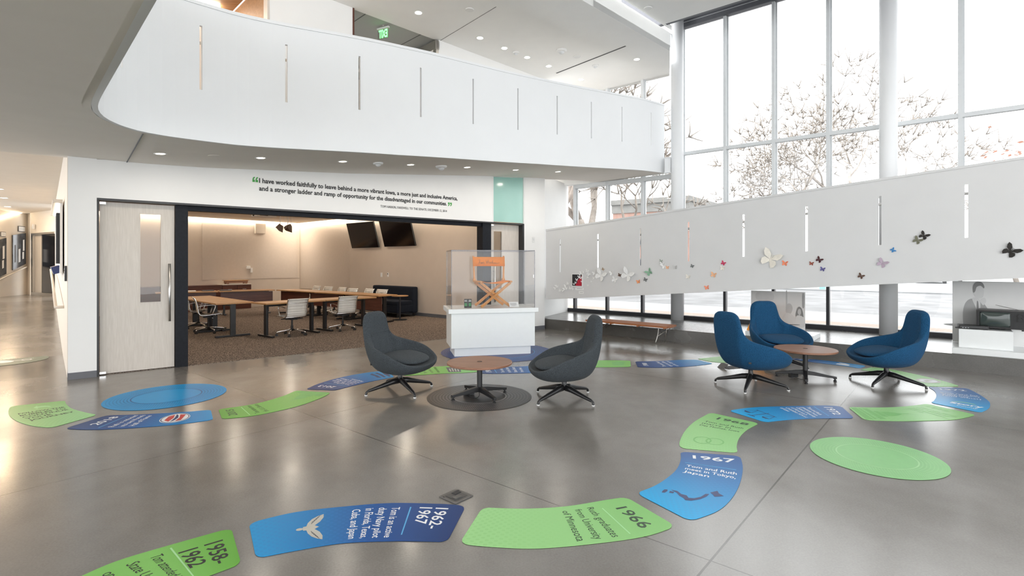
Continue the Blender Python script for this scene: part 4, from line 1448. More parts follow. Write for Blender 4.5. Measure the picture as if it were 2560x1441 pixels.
# unseen lamps added to warm the room; corner one gives the wall wash
k = 0
for a in (2.2, 5.0, 7.8):
    for b_ in (1.6, 4.6, 7.4):
        q = Vector(RC) + WT * (.6 + a) - E2 * b_
        if q.dot(NF) < OF + .8: continue
        if (a, b_) == (2.2, 1.6): q = Vector(RC) + WT * .75 - E2 * .75
        rl = thing('unseen_lamp', 'unseen warm recessed lamp added in the meeting room ceiling', 'ceiling light', (q.x, q.y, ZC), 0, 'unseen recessed lamps added to the meeting room')
        MB().lathe([(.05, -.004), (.075, -.006), (.075, -.001)], 24).build('trim_ring', M['whitemetal'], rl)
        MB().lathe([(.05, -.003), (.001, -.003)], 20).build('lens', M['lamp'], rl)
        area('lamp_light', (0, 0, -.02), (.12, .12), 9, (1, .87, .72), (0, 0, 0), rl)
# spot that washes the glass board corner

# ================================================================== FLOOR GRAPHICS
GR = dict(dk=(.105, .36, .035), lt=(.26, .62, .16), pale=(.33, .62, .28))
BL = dict(navy=(.018, .055, .21), mid=(.02, .16, .47), cyan=(.015, .36, .72), slate=(.10, .19, .42))
G_STOPS = [(0, GR['dk']), (1, GR['lt'])]
DM = {
    'g': gradient('green_vinyl', [(0, (.13, .40, .05)), (.35, (.22, .54, .12)), (1, (.25, .58, .15))], .34, (150, 60, .45, (.18, .48, .09))),
    'gl': gradient('light_green_vinyl', [(0, (.235, .53, .165)), (.4, (.30, .60, .23)), (1, (.34, .66, .27))], .34, (150, 60, .5, (.22, .52, .16))),
    'b': gradient('blue_vinyl', [(0, (.006, .036, .155)), (.45, (.006, .085, .32)), (1, (.003, .30, .66))], .34, (170, 60, .3, (.02, .20, .55))),
    'bl': gradient('light_blue_vinyl', [(0, (.05, .12, .33)), (.45, (.035, .20, .48)), (1, (.015, .40, .78))], .34, (170, 60, .3, (.05, .28, .62))),
}
ZF = .003
class Decal:
    def __init__(self, name, label, A, B, m, rows=44, cols=10):
        """A, B: pixel polylines of the two long edges, both from the year end to the other end"""
        self.a = [onz(x, y, 0) for x, y in A]
        self.b = [onz(x, y, 0) for x, y in B]
        self.ca, self.cb = catmull(self.a, 120), catmull(self.b, 120)
        self.la, self.lb = self.arc(self.ca), self.arc(self.cb)
        self.L = (self.la[-1] + self.lb[-1]) / 2
        self.W = (self.P(.5, 0) - self.P(.5, 1)).length
        mb = MB(); vs = []; uv = []; fs_ = []
        rc = min(.18, .5) * .12
        us = sorted(set([0, .004, .012, .025, .04] + [i / rows for i in range(2, rows - 1)] + [.96, .975, .988, .996, 1]))
        rad = .055
        for u in us:
            dl = min(u, 1 - u) * self.L
            ins = 0 if dl >= rad else rad - math.sqrt(max(0, rad * rad - (rad - dl) ** 2))
            ins = ins / self.W
            for j in range(cols + 1):
                v = ins + (1 - 2 * ins) * j / cols
                p = self.P(u, v)
                vs.append((p.x, p.y, ZF)); uv.append((u, v))
        n = cols + 1
        for i in range(len(us) - 1):
            for j in range(cols):
                fs_.append((i * n + j, i * n + j + 1, (i + 1) * n + j + 1, (i + 1) * n + j))
        mb.add(vs, fs_); mb.uv = uv
        self.o = mb.build(name, m)
        md = self.o.modifiers.new('s', 'SOLIDIFY'); md.thickness = .002; md.offset = 0
        tag(self.o, label, 'floor graphic', 'floor timeline strips')
    def arc(self, c):
        s = [0]
        for i in range(1, len(c)): s.append(s[-1] + (c[i] - c[i - 1]).length)
        return s
    def at(self, c, l, u):
        t = max(0, min(1, u)) * l[-1]
        i = next((k for k in range(1, len(c)) if l[k] >= t), len(c) - 1)
        f = (t - l[i - 1]) / max(1e-9, l[i] - l[i - 1])
        return c[i - 1].lerp(c[i], f)
    def P(self, u, v, z=ZF):
        p = self.at(self.ca, self.la, u).lerp(self.at(self.cb, self.lb, u), v)
        return Vector((p.x, p.y, z))
    def text(self, lines, u0, hgt, v0, m, bold=.02, lead=1.45, name='lettering', wid=.52, vmax=.92):
        """lines of lettering from u0 onwards; hgt = cap height in metres; reading direction = +v"""
        for k, tx in enumerate(lines):
            mb = MB()
            ub = u0 + (hgt + k * hgt * lead) / self.L
            wv = min(len(tx) * hgt * wid * 1.25 / self.W, vmax - v0)
            lettering(mb, tx, lambda a, b: self.P(ub - b * hgt / self.L, v0 + a * wv, ZF + .0016), bold if bold > .006 and 'M' not in tx else 0)
            mb.build(name, m, self.o)
    def rule(self, u, v0, v1, m):
        mb = MB()
        rows = []
        for j in range(9):
            v = v0 + (v1 - v0) * j / 8
            rows.append([self.P(u - .004 / self.L, v, ZF + .0016), self.P(u + .004 / self.L, v, ZF + .0016)])
        return mb.grid(rows).build('divider_line', m, self.o)
    def shape(self, polys, u0, v0, su, sv, m, name):
        """flat printed shapes: each polygon in a 0..1 square, placed on the strip (x -> v, y -> -u)"""
        mb = MB()
        for k, pg in enumerate(polys):
            pts = [self.P(u0 - y * su, v0 + x * sv, ZF + .0016 + .0001 * (k % 6)) for x, y in pg]
            mb.add(pts, [tuple(range(len(pts)))])
        b = mb.build(name, m, self.o)
        return b
M['print_white'] = M['inkwhite']
def ngon(cx, cy, rx, ry, n=24, a0=0): return [(cx + rx * math.cos(a0 + 2 * PI * k / n), cy + ry * math.sin(a0 + 2 * PI * k / n)) for k in range(n)]
def ringq(cx, cy, rx, ry, t, n=28):
    out = []
    for k in range(n):
        a, b = 2 * PI * k / n, 2 * PI * (k + 1) / n
        out.append([(cx + rx * math.cos(a), cy + ry * math.sin(a)), (cx + rx * math.cos(b), cy + ry * math.sin(b)),
                    (cx + (rx - t) * math.cos(b), cy + (ry - t) * math.sin(b)), (cx + (rx - t) * math.cos(a), cy + (ry - t) * math.sin(a))])
    return out

def D(label, A, B, m): return Decal('floor_decal', label, A, B, DM[m])
d = D('green floor strip marked 1958-1962 running out of view at the bottom', [(578, 1322), (419, 1367), (299, 1403), (212, 1439), (60, 1512), (-90, 1600)], [(603, 1412), (538, 1436), (430, 1478), (300, 1545), (160, 1640)], 'g')
d.text(['1958-', '1962'], .05, .085, .26, M['ink'], .014, 1.3, wid=.54)
d.rule(.27, .08, .9, M['inkpale'])
d.text(['Tom attended Iowa', 'State University', 'on scholarship'], .31, .052, .16, M['ink'], .004, 1.75, wid=.42, vmax=1.0)
d = D('blue floor strip marked 1962-1967 with silver wings', [(1165, 1266), (1096, 1262), (977, 1260), (857, 1269), (738, 1283), (622, 1310)], [(1118, 1357), (1040, 1355), (977, 1355), (857, 1360), (738, 1379), (640, 1398)], 'b')
d.text(['1962-', '1967'], .075, .075, .12, M['inkwhite'], .014, 1.25, wid=.56)
d.rule(.265, .12, .86, M['inkcyan'])
d.text(['Tom is an active', 'duty Navy pilot', 'in Florida, Texas,', 'Cuba, and Japan'], .315, .048, .13, M['inkwhite'], .010, 1.55, wid=.44)
wing = [[(.5, .5), (.40, .62), (.30, .72), (.14, .80), (.0, .80), (.06, .66), (.16, .52), (.30, .42), (.44, .38)], [(.5, .5), (.60, .62), (.70, .72), (.86, .80), (1.0, .80), (.94, .66), (.84, .52), (.70, .42), (.56, .38)],
        [(.43, .30), (.57, .30), (.60, .55), (.5, .70), (.40, .55)], ngon(.5, .22, .05, .09, 12)]
silver = mat('silver_emblem', (.52, .50, .44), .4)
d.shape(wing, .83, .17, .19, .68, silver, 'wings_emblem')
lnw = []
for sgn2 in (-1, 1):
    for k in range(5):
        xa, xb = .5 + sgn2 * (.14 + .05 * k), .5 + sgn2 * (.24 + .055 * k)
        lnw.append([(xa, .50 + .035 * k), (xb, .53 + .045 * k), (xb, .545 + .045 * k), (xa, .515 + .035 * k)])
o = d.shape(lnw, .83, .17, .19, .68, M['inkgrey'], 'feather_lines'); o.location.z += .0008
d = D('light green floor strip marked 1966, between two blue strips', [(1566, 1245), (1522, 1251), (1416, 1268), (1311, 1274), (1206, 1271)], [(1690, 1318), (1611, 1343), (1487, 1361), (1346, 1373), (1240, 1370), (1148, 1362)], 'gl')
d.text(['1966'], .085, .085, .26, M['inkdark'], .012, wid=.62)
d.rule(.235, .2, .9, M['inkpale'])
d.text(['Ruth graduates', 'from University', 'of Minnesota'], .28, .052, .13, M['inkdark'], .003, 1.8, wid=.50)
d = D('blue floor strip marked 1967 with a dark map of islands', [(1701, 1131), (1702, 1150), (1693, 1173), (1673, 1193), (1638, 1216), (1591, 1235)], [(1851, 1142), (1857, 1173), (1849, 1212), (1829, 1248), (1794, 1279), (1726, 1305)], 'bl')
d.text(['1967'], .06, .080, .20, M['inkwhite'], .02, wid=.78)
d.rule(.24, .08, .9, M['inkcyan'])
d.text(['Tom and Ruth', 'meet in Tokyo,', 'Japan'], .275, .048, .12, M['inkwhite'], .012, 1.45, wid=.62)
isl = [[(.02, .30), (.06, .22), (.10, .26), (.09, .36), (.05, .42), (.01, .38)], [(.12, .40), (.20, .42), (.22, .36), (.15, .32)],
       [(.10, .46), (.22, .50), (.34, .44), (.44, .46), (.52, .40), (.60, .46), (.66, .58), (.68, .74), (.74, .78), (.74, .66), (.70, .50), (.62, .34), (.54, .28), (.46, .33), (.36, .35), (.26, .42)],
       [(.73, .84), (.82, .98), (.88, .90), (.99, .86), (.93, .80), (.86, .74), (.80, .80)]]
d.shape(isl, .93, .16, .34, .74, M['inknavy'], 'island_map')
d = D('light green floor strip marked 1968 with two linked rings', [(1776, 1033), (1736, 1056), (1712, 1080), (1699, 1107), (1701, 1122)], [(1898, 1060), (1868, 1076), (1849, 1095), (1842, 1115), (1844, 1134)], 'gl')
d.text(['1968'], .08, .08, .27, M['inkdark'], .02, wid=.72)
d.text(['Tom and Ruth', 'marry in', 'Des Moines, Iowa'], .25, .045, .16, M['inkdark'], .002, 1.5, wid=.58)
d.shape(ringq(.30, .5, .30, .5, .06) + ringq(.70, .5, .30, .5, .06), .86, .22, .17, .56, M['inkmid'], 'linked_rings')
d = D('blue floor strip marked 1972 with dark scales of justice', [(2103, 1017), (2060, 1015), (2009, 1016), (1931, 1018), (1872, 1021), (1821, 1028)], [(2136, 1047), (2087, 1047), (2028, 1048), (1970, 1051), (1913, 1057)], 'bl')
d.text(['1972'], .08, .085, .16, M['inkwhite'], .012, wid=.62)
d.rule(.23, .1, .85, M['inkcyan'])
d.text(['Tom and Ruth', 'graduate from', 'Catholic University', 'of America\'s', 'Columbus School', 'of Law'], .27, .038, .12, M['inkwhite'], .010, 1.42, wid=.50)
sc = [[(.48, .05), (.52, .05), (.52, .95), (.48, .95)], [(.34, .0), (.66, .0), (.62, .07), (.38, .07)], [(.08, .80), (.92, .80), (.92, .84), (.08, .84)], [(.0, .35), (.30, .35), (.22, .22), (.08, .22)], [(.70, .35), (1, .35), (.92, .22), (.78, .22)],
      [(.14, .82), (.16, .82), (.03, .36), (.01, .36)], [(.14, .82), (.16, .82), (.29, .36), (.27, .36)], [(.84, .82), (.86, .82), (.73, .36), (.71, .36)], [(.84, .82), (.86, .82), (.99, .36), (.97, .36)]]
d.shape(sc, .95, .14, .22, .72, M['inknavy'], 'scales_emblem')
dome = [[(.0, .0), (1, .0), (1, .12), (.0, .12)], [(.05, .14), (.95, .14), (.95, .34), (.05, .34)], [(.28, .36), (.72, .36), (.72, .46), (.28, .46)], [(.33, .48), (.67, .48), (.66, .62), (.60, .74), (.53, .82), (.47, .82), (.40, .74), (.34, .62)], [(.48, .82), (.52, .82), (.51, .98), (.49, .98)]]
dots = [[(.08 + .09 * k, .18), (.12 + .09 * k, .18), (.12 + .09 * k, .24), (.08 + .09 * k, .24)] for k in range(10)]
d = D('pale green floor strip with a domed building, near the 1972 county strip', [(2318, 1011), (2269, 1017), (2217, 1020), (2166, 1020), (2120, 1019)], [(2442, 1039), (2389, 1050), (2320, 1053), (2252, 1054), (2200, 1053), (2160, 1051)], 'gl')
d.text(['1972'], .07, .07, .15, M['inkmid'], .01, wid=.6)
d.text(['Tom runs for the', 'U.S. House of', 'Representatives', 'in Iowa'], .20, .04, .14, M['inkmid'], .004, 1.5, wid=.5)
d.shape(dome, .98, .05, .46, .9, M['inkmid'], 'domed_building'); o = d.shape(dots, .98, .05, .46, .9, M['inkpale'], 'window_dots'); o.location.z += .0008
d = D('blue floor strip marked 1972 with a county logo, at the bend of the path', [(2319, 968), (2336, 979), (2341, 991), (2335, 1003), (2326, 1008)], [(2418, 972), (2449, 988), (2470, 1003), (2475, 1010), (2472, 1022), (2452, 1033)], 'bl')
d.text(['1972'], .08, .07, .22, M['inkwhite'], .015, wid=.8)
d.text(['Ruth runs for', 'Story County', 'Attorney', '(and wins!)'], .30, .042, .12, M['inkwhite'], .012, 1.35, wid=.6)
d.text(['Story'], .76, .085, .30, M['inkwhite'], .03, wid=.75); d.text(['County'], .87, .04, .46, M['inkwhite'], .01, wid=.62)
d.shape([[(.0, .4), (.25, .75), (.55, .9), (.85, .75), (1, .4), (.8, .62), (.55, .72), (.25, .58)]], .80, .28, .12, .5, M['inkpale'], 'logo_swoosh')
d = D('green floor strip with a round seal, under the blue chair beside the column', [(2149, 926), (2204, 932), (2260, 946), (2300, 960), (2318, 967)], [(2180, 919), (2235, 926), (2303, 940), (2355, 953), (2402, 967)], 'gl')
d.text(['1974'], .05, .07, .2, M['inkmid'], .01, wid=.6)
d.text(['Tom wins his', 'first election'], .18, .05, .15, M['inkmid'], .004, 1.5, wid=.5)
d.shape([ngon(.5, .5, .5, .5, 32)], .86, .12, .22, .76, M['inkwhite'], 'round_seal'); o = d.shape(ringq(.5, .5, .5, .5, .12) + [[(.3, .3), (.7, .45), (.6, .65), (.35, .6)]], .86, .12, .22, .76, silver, 'seal_ring'); o.location.z += .0008
d = D('blue floor strip with white lettering behind the round table among the blue chairs', [(1925, 891), (1989, 900), (2036, 907), (2103, 915), (2150, 922)], [(1938, 889), (1982, 897), (2036, 900), (2103, 907), (2166, 916)], 'b')
d.text(['Tom serves in the', 'U.S. House of', 'Representatives'], .24, .06, .14, M['inkwhite'], .01, 1.6, wid=.5)
d.shape([[(.1, .1), (.5, .1), (.5, .9), (.1, .9)], [(.6, .1), (.9, .5), (.9, .95), (.6, .7)]], .88, .15, .16, .7, M['inkwhite'], 'white_emblem')
d = D('green floor strip half hidden behind the blue chair seen from behind', [(1775, 905), (1812, 908), (1860, 908), (1912, 904)], [(1743, 898), (1805, 892), (1850, 890), (1905, 889)], 'gl')
d = D('blue floor strip between the two seating groups, marked 1988', [(1594, 919), (1652, 920), (1722, 917), (1783, 910)], [(1588, 905), (1652, 903.5), (1700, 901), (1742, 900.5)], 'b')
d.text(['1988'], .08, .075, .26, M['inkwhite'], .015, wid=.6)
d.text(['Tom and Ruth', 'open an office', 'at the Capitol'], .30, .055, .12, M['inkwhite'], .010, 1.7, wid=.5)
d = D('bright green floor strip behind the grey chair next to the bench', [(1428, 920), (1479, 919), (1530, 919), (1577, 918)], [(1440, 903), (1503, 902), (1540, 902), (1576, 903)], 'g')
d.text(['1990'], .06, .075, .2, M['inkdark'], .015, wid=.6)
d.shape([[(.0, .1), (.9, .0), (1, .5), (.8, .9), (.1, .8)]], .90, .2, .26, .6, M['inkmid'], 'leaf_emblem')
d = D('blue floor strip between the display plinth and the round table', [(1204, 935), (1260, 935), (1344, 932.5), (1425, 927)], [(1192, 932 - 11), (1272, 918.5), (1338, 915.5), (1415, 910)], 'b')
d.text(['1984'], .06, .085, .22, M['inkwhite'], .015, wid=.66)
d.rule(.17, .1, .9, M['inkcyan'])
d.text(['Tom is elected', 'to the United', 'States Senate', 'from Iowa'], .22, .055, .14, M['inkwhite'], .008, 1.7, wid=.5)
d = D('bright green floor strip under the left side of the round table, with a dark block', [(1012, 940.5), (1060, 938), (1104, 935), (1150, 933.5), (1192, 931)], [(985, 928), (1025, 922.5), (1104, 917), (1150, 916), (1195, 917)], 'g')
d.text(['2000'], .07, .085, .2, M['inkdark'], .015, wid=.66)
d.rule(.22, .1, .9, M['inkpale'])
d.text(['Tom and Ruth', 'receive an', 'honor in Iowa'], .28, .055, .14, M['inkdark'], .006, 1.75, wid=.5)
d.shape([[(0, 0), (1, 0), (1, 1), (0, 1)]], .78, .12, .17, .68, M['inkgrey'], 'dark_block')
o = d.shape([[(.12, .15 + .2 * k), (.8 - .1 * (k % 2), .15 + .2 * k), (.8 - .1 * (k % 2), .25 + .2 * k), (.12, .25 + .2 * k)] for k in range(4)], .78, .12, .17, .68, silver, 'block_lines'); o.location.z += .0008
d = D('blue floor strip marked 2013 in front of the grey chair by the opening', [(838, 977), (885, 965), (932, 954), (986, 943.5)], [(764, 974), (807, 957), (869, 941), (932, 931), (966, 929)], 'b')
d.text(['2013'], .10, .085, .30, M['inkwhite'], .014, wid=.66)
d.rule(.25, .1, .9, M['inkcyan'])
d.text(['Tom and Ruth', 'found The Harkin', 'Institute for Public', 'Policy & Citizen', 'Engagement'], .29, .042, .13, M['inkwhite'], .010, 1.45, wid=.48)
d.shape([[(.1, .0), (.9, .0), (.98, .16), (.5, .22), (.02, .16)], [(.0, .38), (.5, .32), (1, .38), (.96, .52), (.5, .48), (.04, .52)], [(.05, .68), (.5, .62), (.95, .68), (.8, .86), (.5, .80), (.2, .86)]], .97, .12, .22, .72, M['inknavy'], 'striped_emblem')
d = D('green floor strip marked 2015 with a domed building', [(555, 1049), (638, 1040), (739, 1018), (800, 997), (828, 983)], [(546, 1025), (638, 1011), (705, 992.5), (739, 979), (760, 979)], 'g')
d.text(['2015'], .05, .080, .24, M['inkdark'], .014, wid=.7)
d.rule(.19, .1, .9, M['inkpale'])
d.text(['Tom retires from', 'the U.S. Senate'], .23, .05, .14, M['inkdark'], .004, 1.6, wid=.5)
d.shape(dome, .985, .06, .40, .88, M['inkmid'], 'domed_building')
d = D('blue floor strip marked 2018 with a white round seal', [(160, 1073.5), (235, 1075.5), (336, 1071), (437, 1063), (533, 1051)], [(266, 1040), (336, 1038), (420, 1034), (480, 1030), (527, 1026)], 'b')
d.text(['2018'], .10, .085, .28, M['inkwhite'], .014, wid=.66)
d.rule(.235, .1, .9, M['inkcyan'])
d.text(['Ruth is inducted', 'into Iowa Women\'s', 'Hall of Fame'], .29, .05, .13, M['inkwhite'], .010, 1.6, wid=.46)
d.shape([ngon(.5, .5, .5, .5, 36)], .83, .16, .23, .74, M['inkwhite'], 'round_seal')
o = d.shape([[(.2, .25), (.8, .2), (.85, .42), (.5, .36), (.15, .42)], [(.15, .62), (.5, .56), (.85, .62), (.7, .8), (.3, .8)]], .83, .16, .23, .74, M['inkred'], 'red_stripes'); o.location.z += .0008
o = d.shape([[(.25, .46), (.5, .40), (.75, .46), (.9, .56), (.5, .52), (.1, .56)]] + ringq(.5, .5, .47, .47, .03), .83, .16, .23, .74, M['inknavy'], 'seal_bird'); o.location.z += .0010
d = D('pale green floor panel lettered FOLLOW THE BUBBLES, nearest the corridor', [(28, 1017), (21.6, 1027), (24, 1041), (45, 1055.5), (81, 1066), (128, 1071)], [(163, 1003), (165, 1010.5), (180, 1023), (215, 1033), (244, 1038.5)], 'gl')
d.text(['FOLLOW THE', 'BUBBLES TO', 'CONTINUE', 'YOUR', 'JOURNEY'], .32, .058, .14, M['inkdark'], .02, 1.5, wid=.72)
d.shape([[(.0, .45), (.22, .85), (.22, .62), (.6, .62), (.85, .45), (.95, .05), (.7, .28), (.45, .34), (.22, .34), (.22, .1)]], .27, .42, .20, .32, M['inkpale'], 'curled_arrow')

# round floor circles with rings of dots
def disc(label, cx, cy, rad, col, ring_col, inner, m=None, n0=72, flip=1):
    mt = m or mat('vinyl_disc', col, .34, var=.03, spec=.18)
    o = MB().lathe([(rad - .002, 0), (rad, .001), (rad, .002), (.001, .002)], 96).build('floor_circle', mt)
    o.location = (cx, cy, .0012 + .001)
    tag(o, label, 'floor graphic', 'round floor graphics')
    mr = mat('vinyl_dots', ring_col, .36, spec=.18)
    mb = MB()
    for k in range(8):
        r0 = rad * (inner + (1 - inner) * .97 * k / 8)
        w = rad * (.020 * (1 - k / 9) + .004) if k else rad * .022
        n = 90 + k * 8
        for j in range(n):
            a0 = 2 * PI * (j + .5 * (k % 2)) / n
            fill = .42 if k else .5
            a1 = a0 + 2 * PI / n * (fill if k else 1.0)
            mb.add([(r * math.cos(a), r * math.sin(a), .0028) for r, a in ((r0, a0), (r0 + w, a0), (r0 + w, a1), (r0, a1))], [(0, 1, 2, 3)])
    dt = mb.build('dot_rings', mr, o)
    return o
def circ_from_px(xl, xr, yt, yb):
    zn, zf = FPX * EYE / (yb - HY), FPX * EYE / (yt - HY)
    Z = (zn + zf) / 2
    a, b = math.atan((xl - CX) / FPX), math.atan((xr - CX) / FPX)
    return Z * math.tan((a + b) / 2), Z, (zf - zn) / 2
x, y, r_ = circ_from_px(252.6, 566.7, 960.6, 1027.8)
disc('bright blue dotted floor circle in front of the large wooden door', x, y, .61, (.003, .29, .64), (.003, .10, .32), .56)
x, y, r_ = circ_from_px(2024.8, 2378, 1094.5, 1201.6)
disc('light green dotted floor circle in the open floor on the window side', x, y, .463, (.255, .56, .23), (.40, .70, .36), .58)
x, y, r_ = circ_from_px(1067.4, 1328.3, 961.8, 1029.1)
disc('dark grey dotted floor circle under the round table by the plinth', x, y, .607, (.050, .047, .047), (.36, .35, .34), .50)
disc('wide blue ringed floor circle under the display plinth', -.26, 9.16, .98, (.028, .055, .20), (.03, .20, .48), .66)
o = disc('muted green floor circle with a white mark, at the corridor entrance', -8.03, 8.30, .5, (.22, .27, .22), (.36, .42, .34), .62)
pl_ = MB(); pl_.add([(-.02 + .19 * math.cos(2 * PI * k / 20), -.1 + .13 * math.sin(2 * PI * k / 20), .003) for k in range(20)], [tuple(range(20))])
for k in range(10):
    a, b = 2 * PI * k / 10, 2 * PI * (k + 1) / 10
    pl_.add([(.22 + r * math.cos(q), .10 + r * math.sin(q), .003) for r, q in ((.07, a), (.07, b), (.045, b), (.045, a))], [(0, 1, 2, 3)])
pl_.add([(.1, .0, .003), (.18, .04, .003), (.17, .07, .003), (.08, .02, .003)], [(0, 1, 2, 3)])
pl_.build('white_mark', M['inkwhite'], o)

# floor boxes
fb = onz(1140.5, 1243, 0)
dv = (onz(1187, 1243, 0) - onz(1143, 1264, 0)).normalized()
fx = thing('floor_box', 'square grey metal floor box cover beside the 1962-1967 strip', 'floor box', (fb.x, fb.y, 0), math.atan2(dv.y, dv.x))
fbm = mat('zinc_grey', (.13, .125, .12), .4, .6)
sz = (onz(1187, 1243, 0) - onz(1143, 1264, 0)).length
MB().box((0, 0, .004), (sz, sz, .008)).build('cover_plate', fbm, fx, bevel=.002)
MB().box((0, 0, .0092), (sz * .66, sz * .66, .004)).build('lid', mat('zinc_dark', (.09, .088, .085), .45, .5), fx)
MB().box((-sz * .10, -sz * .15, .0125), (sz * .34, sz * .22, .005)).build('flap', fbm, fx, bevel=.001)
MB().box((sz * .16, sz * .16, .0125), (sz * .34, sz * .24, .005)).build('flap', M['blackmatte'], fx, bevel=.001)
for sx_ in (-1, 1):
    MB().box((sx_ * sz * .42, sz * .30, .0085), (sz * .05, sz * .05, .002)).build('screw', M['black'], fx)
fb = onz(1827, 919.3, 0)
fx = thing('floor_box', 'small floor outlet with its lid open beside the blue strip by the windows', 'floor box', (fb.x, fb.y, 0), R(20))
MB().box((0, 0, .004), (.22, .16, .008)).build('rim', fbm, fx); MB().box((0, 0, .009), (.16, .10, .003)).build('socket_plate', M['blackmatte'], fx)
MB().box((-.13, .02, .03), (.10, .14, .006), (.8, 0, .6)).build('lid', fbm, fx)

# ================================================================== WALL LETTERING
def wall_text(label, lines, cat='wall lettering'):
    r = None
    for (tx, px0, px1, zb, cap, m, bold) in lines:
        s0, s1 = fs(px0), fs(px1)
        mb = MB()
        lettering(mb, tx, lambda a, b: fac(s0 + (s1 - s0) * a, zb + b * cap, -.003), bold)
        o = mb.build('wall_lettering' if r is None else 'lettering_line', m, r)
        md = o.modifiers.new('s', 'SOLIDIFY'); md.thickness = .002
        if r is None:
            r = o; tag(r, label, cat)
    return r
wall_text('two-line black quotation on the white wall above the meeting room opening',
          [('I have worked faithfully to leave behind a more vibrant Iowa, a more just and inclusive America,', 647.5, 1143.5, 2.858, .076, M['ink'], .026),
           ('and a stronger ladder and ramp of opportunity for the disadvantaged in our communities.', 647.5, 1116.5, 2.733, .076, M['ink'], .026)])
wall_text('small black credit line under the quotation on the white wall', [('TOM HARKIN, FAREWELL TO THE SENATE, DECEMBER 12, 2014', 951, 1117, 2.597, .046, M['ink'], .0)])
def quote(label, px0, px1, zc, h, up):
    s0, s1 = fs(px0), fs(px1)
    mb = MB()
    wq = (s1 - s0) * .44
    for k in (0, 1):
        c = s0 + (s1 - s0) * (.02 + .54 * k)
        sh = [(0, .0), (1, .0), (1, .42), (.55, .42), (.62, .66), (1.0, .80), (.95, 1), (.35, .88), (.05, .55)]
        if not up: sh = [(1 - x, 1 - y) for x, y in sh]
        pts = [fac(c + wq * x, zc + h * y, -.003) for x, y in sh]
        mb.add(pts, [tuple(range(len(pts)))])
    o = mb.build('quotation_mark', M['inkgreen'])
    tag(o, label, 'wall lettering')
quote('pair of green opening quotation marks before the black quotation', 630.5, 645, 2.862, .085, True)
quote('pair of green closing quotation marks after the black quotation', 1119.5, 1129.5, 2.722, .075, False)
# wall plate on the white pier and dark keypad at the corridor corner
o = MB().box((0, 0, 0), (.075, .016, .12)).build('wall_plate', M['whitemetal'], None, bevel=.003)
o.location = fac(fs(1333), EYE + (658 - 600) * 12.2 / FPX, -.009); o.rotation_euler = (0, 0, math.atan2(UF.y, UF.x))
tag(o, 'small white wall plate on the narrow white wall right of the small door', 'switch')
MB().box((0, -.01, 0), (.03, .006, .05)).build('rocker', M['frame_light'], o)
kp = kc(.10, .006, 0)
kz0, kz1 = EYE + (658 - 703) * 7.05 / FPX, EYE + (658 - 665) * 7.05 / FPX
o = MB().box((0, 0, 0), (.12, .025, kz1 - kz0)).build('keypad', M['blackmatte'], None, bevel=.003)
o.location = (kp.x, kp.y, (kz0 + kz1) / 2); o.rotation_euler = (0, 0, math.atan2(KC.y, KC.x))
o.location += KL * .012
tag(o, 'dark keypad on the corridor side of the white wall corner', 'keypad')
for k in range(4): MB().box((-.0, .014, -.06 + .04 * k), (.07, .006, .015)).build('button', M['frame_light'], o)

# ================================================================== BUTTERFLIES ON THE SLOPING WALL
def butterfly_mesh(name, m, m2=None, fold=.55):
    mb = MB()
    up = [(.02, .04), (.10, .30), (.30, .48), (.50, .50), (.47, .30), (.36, .12), (.02, .0)]
    lo = [(.02, .0), (.30, .04), (.40, -.10), (.36, -.30), (.24, -.40), (.12, -.28), (.02, -.12)]
    for s in (-1, 1):
        for sh in (up, lo):
            v = [(s * x, -(.02 + fold * x * (1 - .35 * x)) , y) for x, y in sh]
            mb.add(v, [tuple(range(len(v)))])
    mb.tube([(0, -.02, -.16), (0, -.03, 0), (0, -.02, .18)], [.015, .03, .018], 6)
    mb.tube([(0, -.02, .17), (.06, -.05, .30)], .008, 4)
    mb.tube([(0, -.02, .17), (-.06, -.05, .30)], .008, 4)
    me = mb.build(name, m)
    md = me.modifiers.new('s', 'SOLIDIFY'); md.thickness = .012; md.offset = 0
    return me
BC = {'white': (.80, .80, .79), 'cream': (.78, .74, .66), 'tan': (.40, .28, .18), 'brown': (.10, .05, .03), 'orange': (.80, .28, .10), 'peach': (.82, .45, .25), 'green': (.22, .40, .27),
      'grey': (.14, .15, .15), 'sage': (.32, .36, .31), 'crimson': (.55, .03, .10), 'maroon': (.06, .012, .015), 'violet': (.10, .09, .28), 'lilac': (.45, .36, .44), 'blue': (.04, .22, .50), 'olive': (.16, .16, .11), 'black': (.018, .015, .012), 'rust': (.30, .07, .04), 'coral': (.85, .25, .13), 'silver': (.50, .50, .49)}
BM = {}
protoB = {}
a_w = math.atan2(WT.y, WT.x)
def butterfly(label, px, py, span_px, col, rot=20, group=None):
    if col not in BM: BM[col] = mat('paper_' + col, BC[col], .75, var=.08, scale=4)
    p = onpl(px, py, WN, NP)
    size = span_px * (p.y) / FPX / .78
    if col not in protoB:
        o = butterfly_mesh('paper_butterfly', BM[col]); protoB[col] = o
    else:
        o = protoB[col].copy(); COL.objects.link(o)
    o.location = p - WN * .004
    o.scale = (size, size * .8, size)
    o.rotation_euler = (0, R(rot), a_w)
    tag(o, label, 'butterfly', group)
    return o
def q1(x, y): return (1360 + x / 6.4, 620 + y / 6.4)
def q2(x, y): return (1360 + x / 2.1333, 560 + y / 2.1333)
clus = 'cluster of little white butterflies left of the red and black picture'
for k, (x, y) in enumerate([(185, 645), (222, 620), (258, 685), (298, 682), (330, 655), (368, 650), (420, 650), (456, 656), (205, 608), (350, 612), (385, 575)]):
    butterfly('tiny white paper butterfly in the trail below and left of the red picture', *q1(x, y), 6.5, 'white', -30 + 25 * (k % 4), clus)
clr = 'little white butterflies right of the red and black picture'
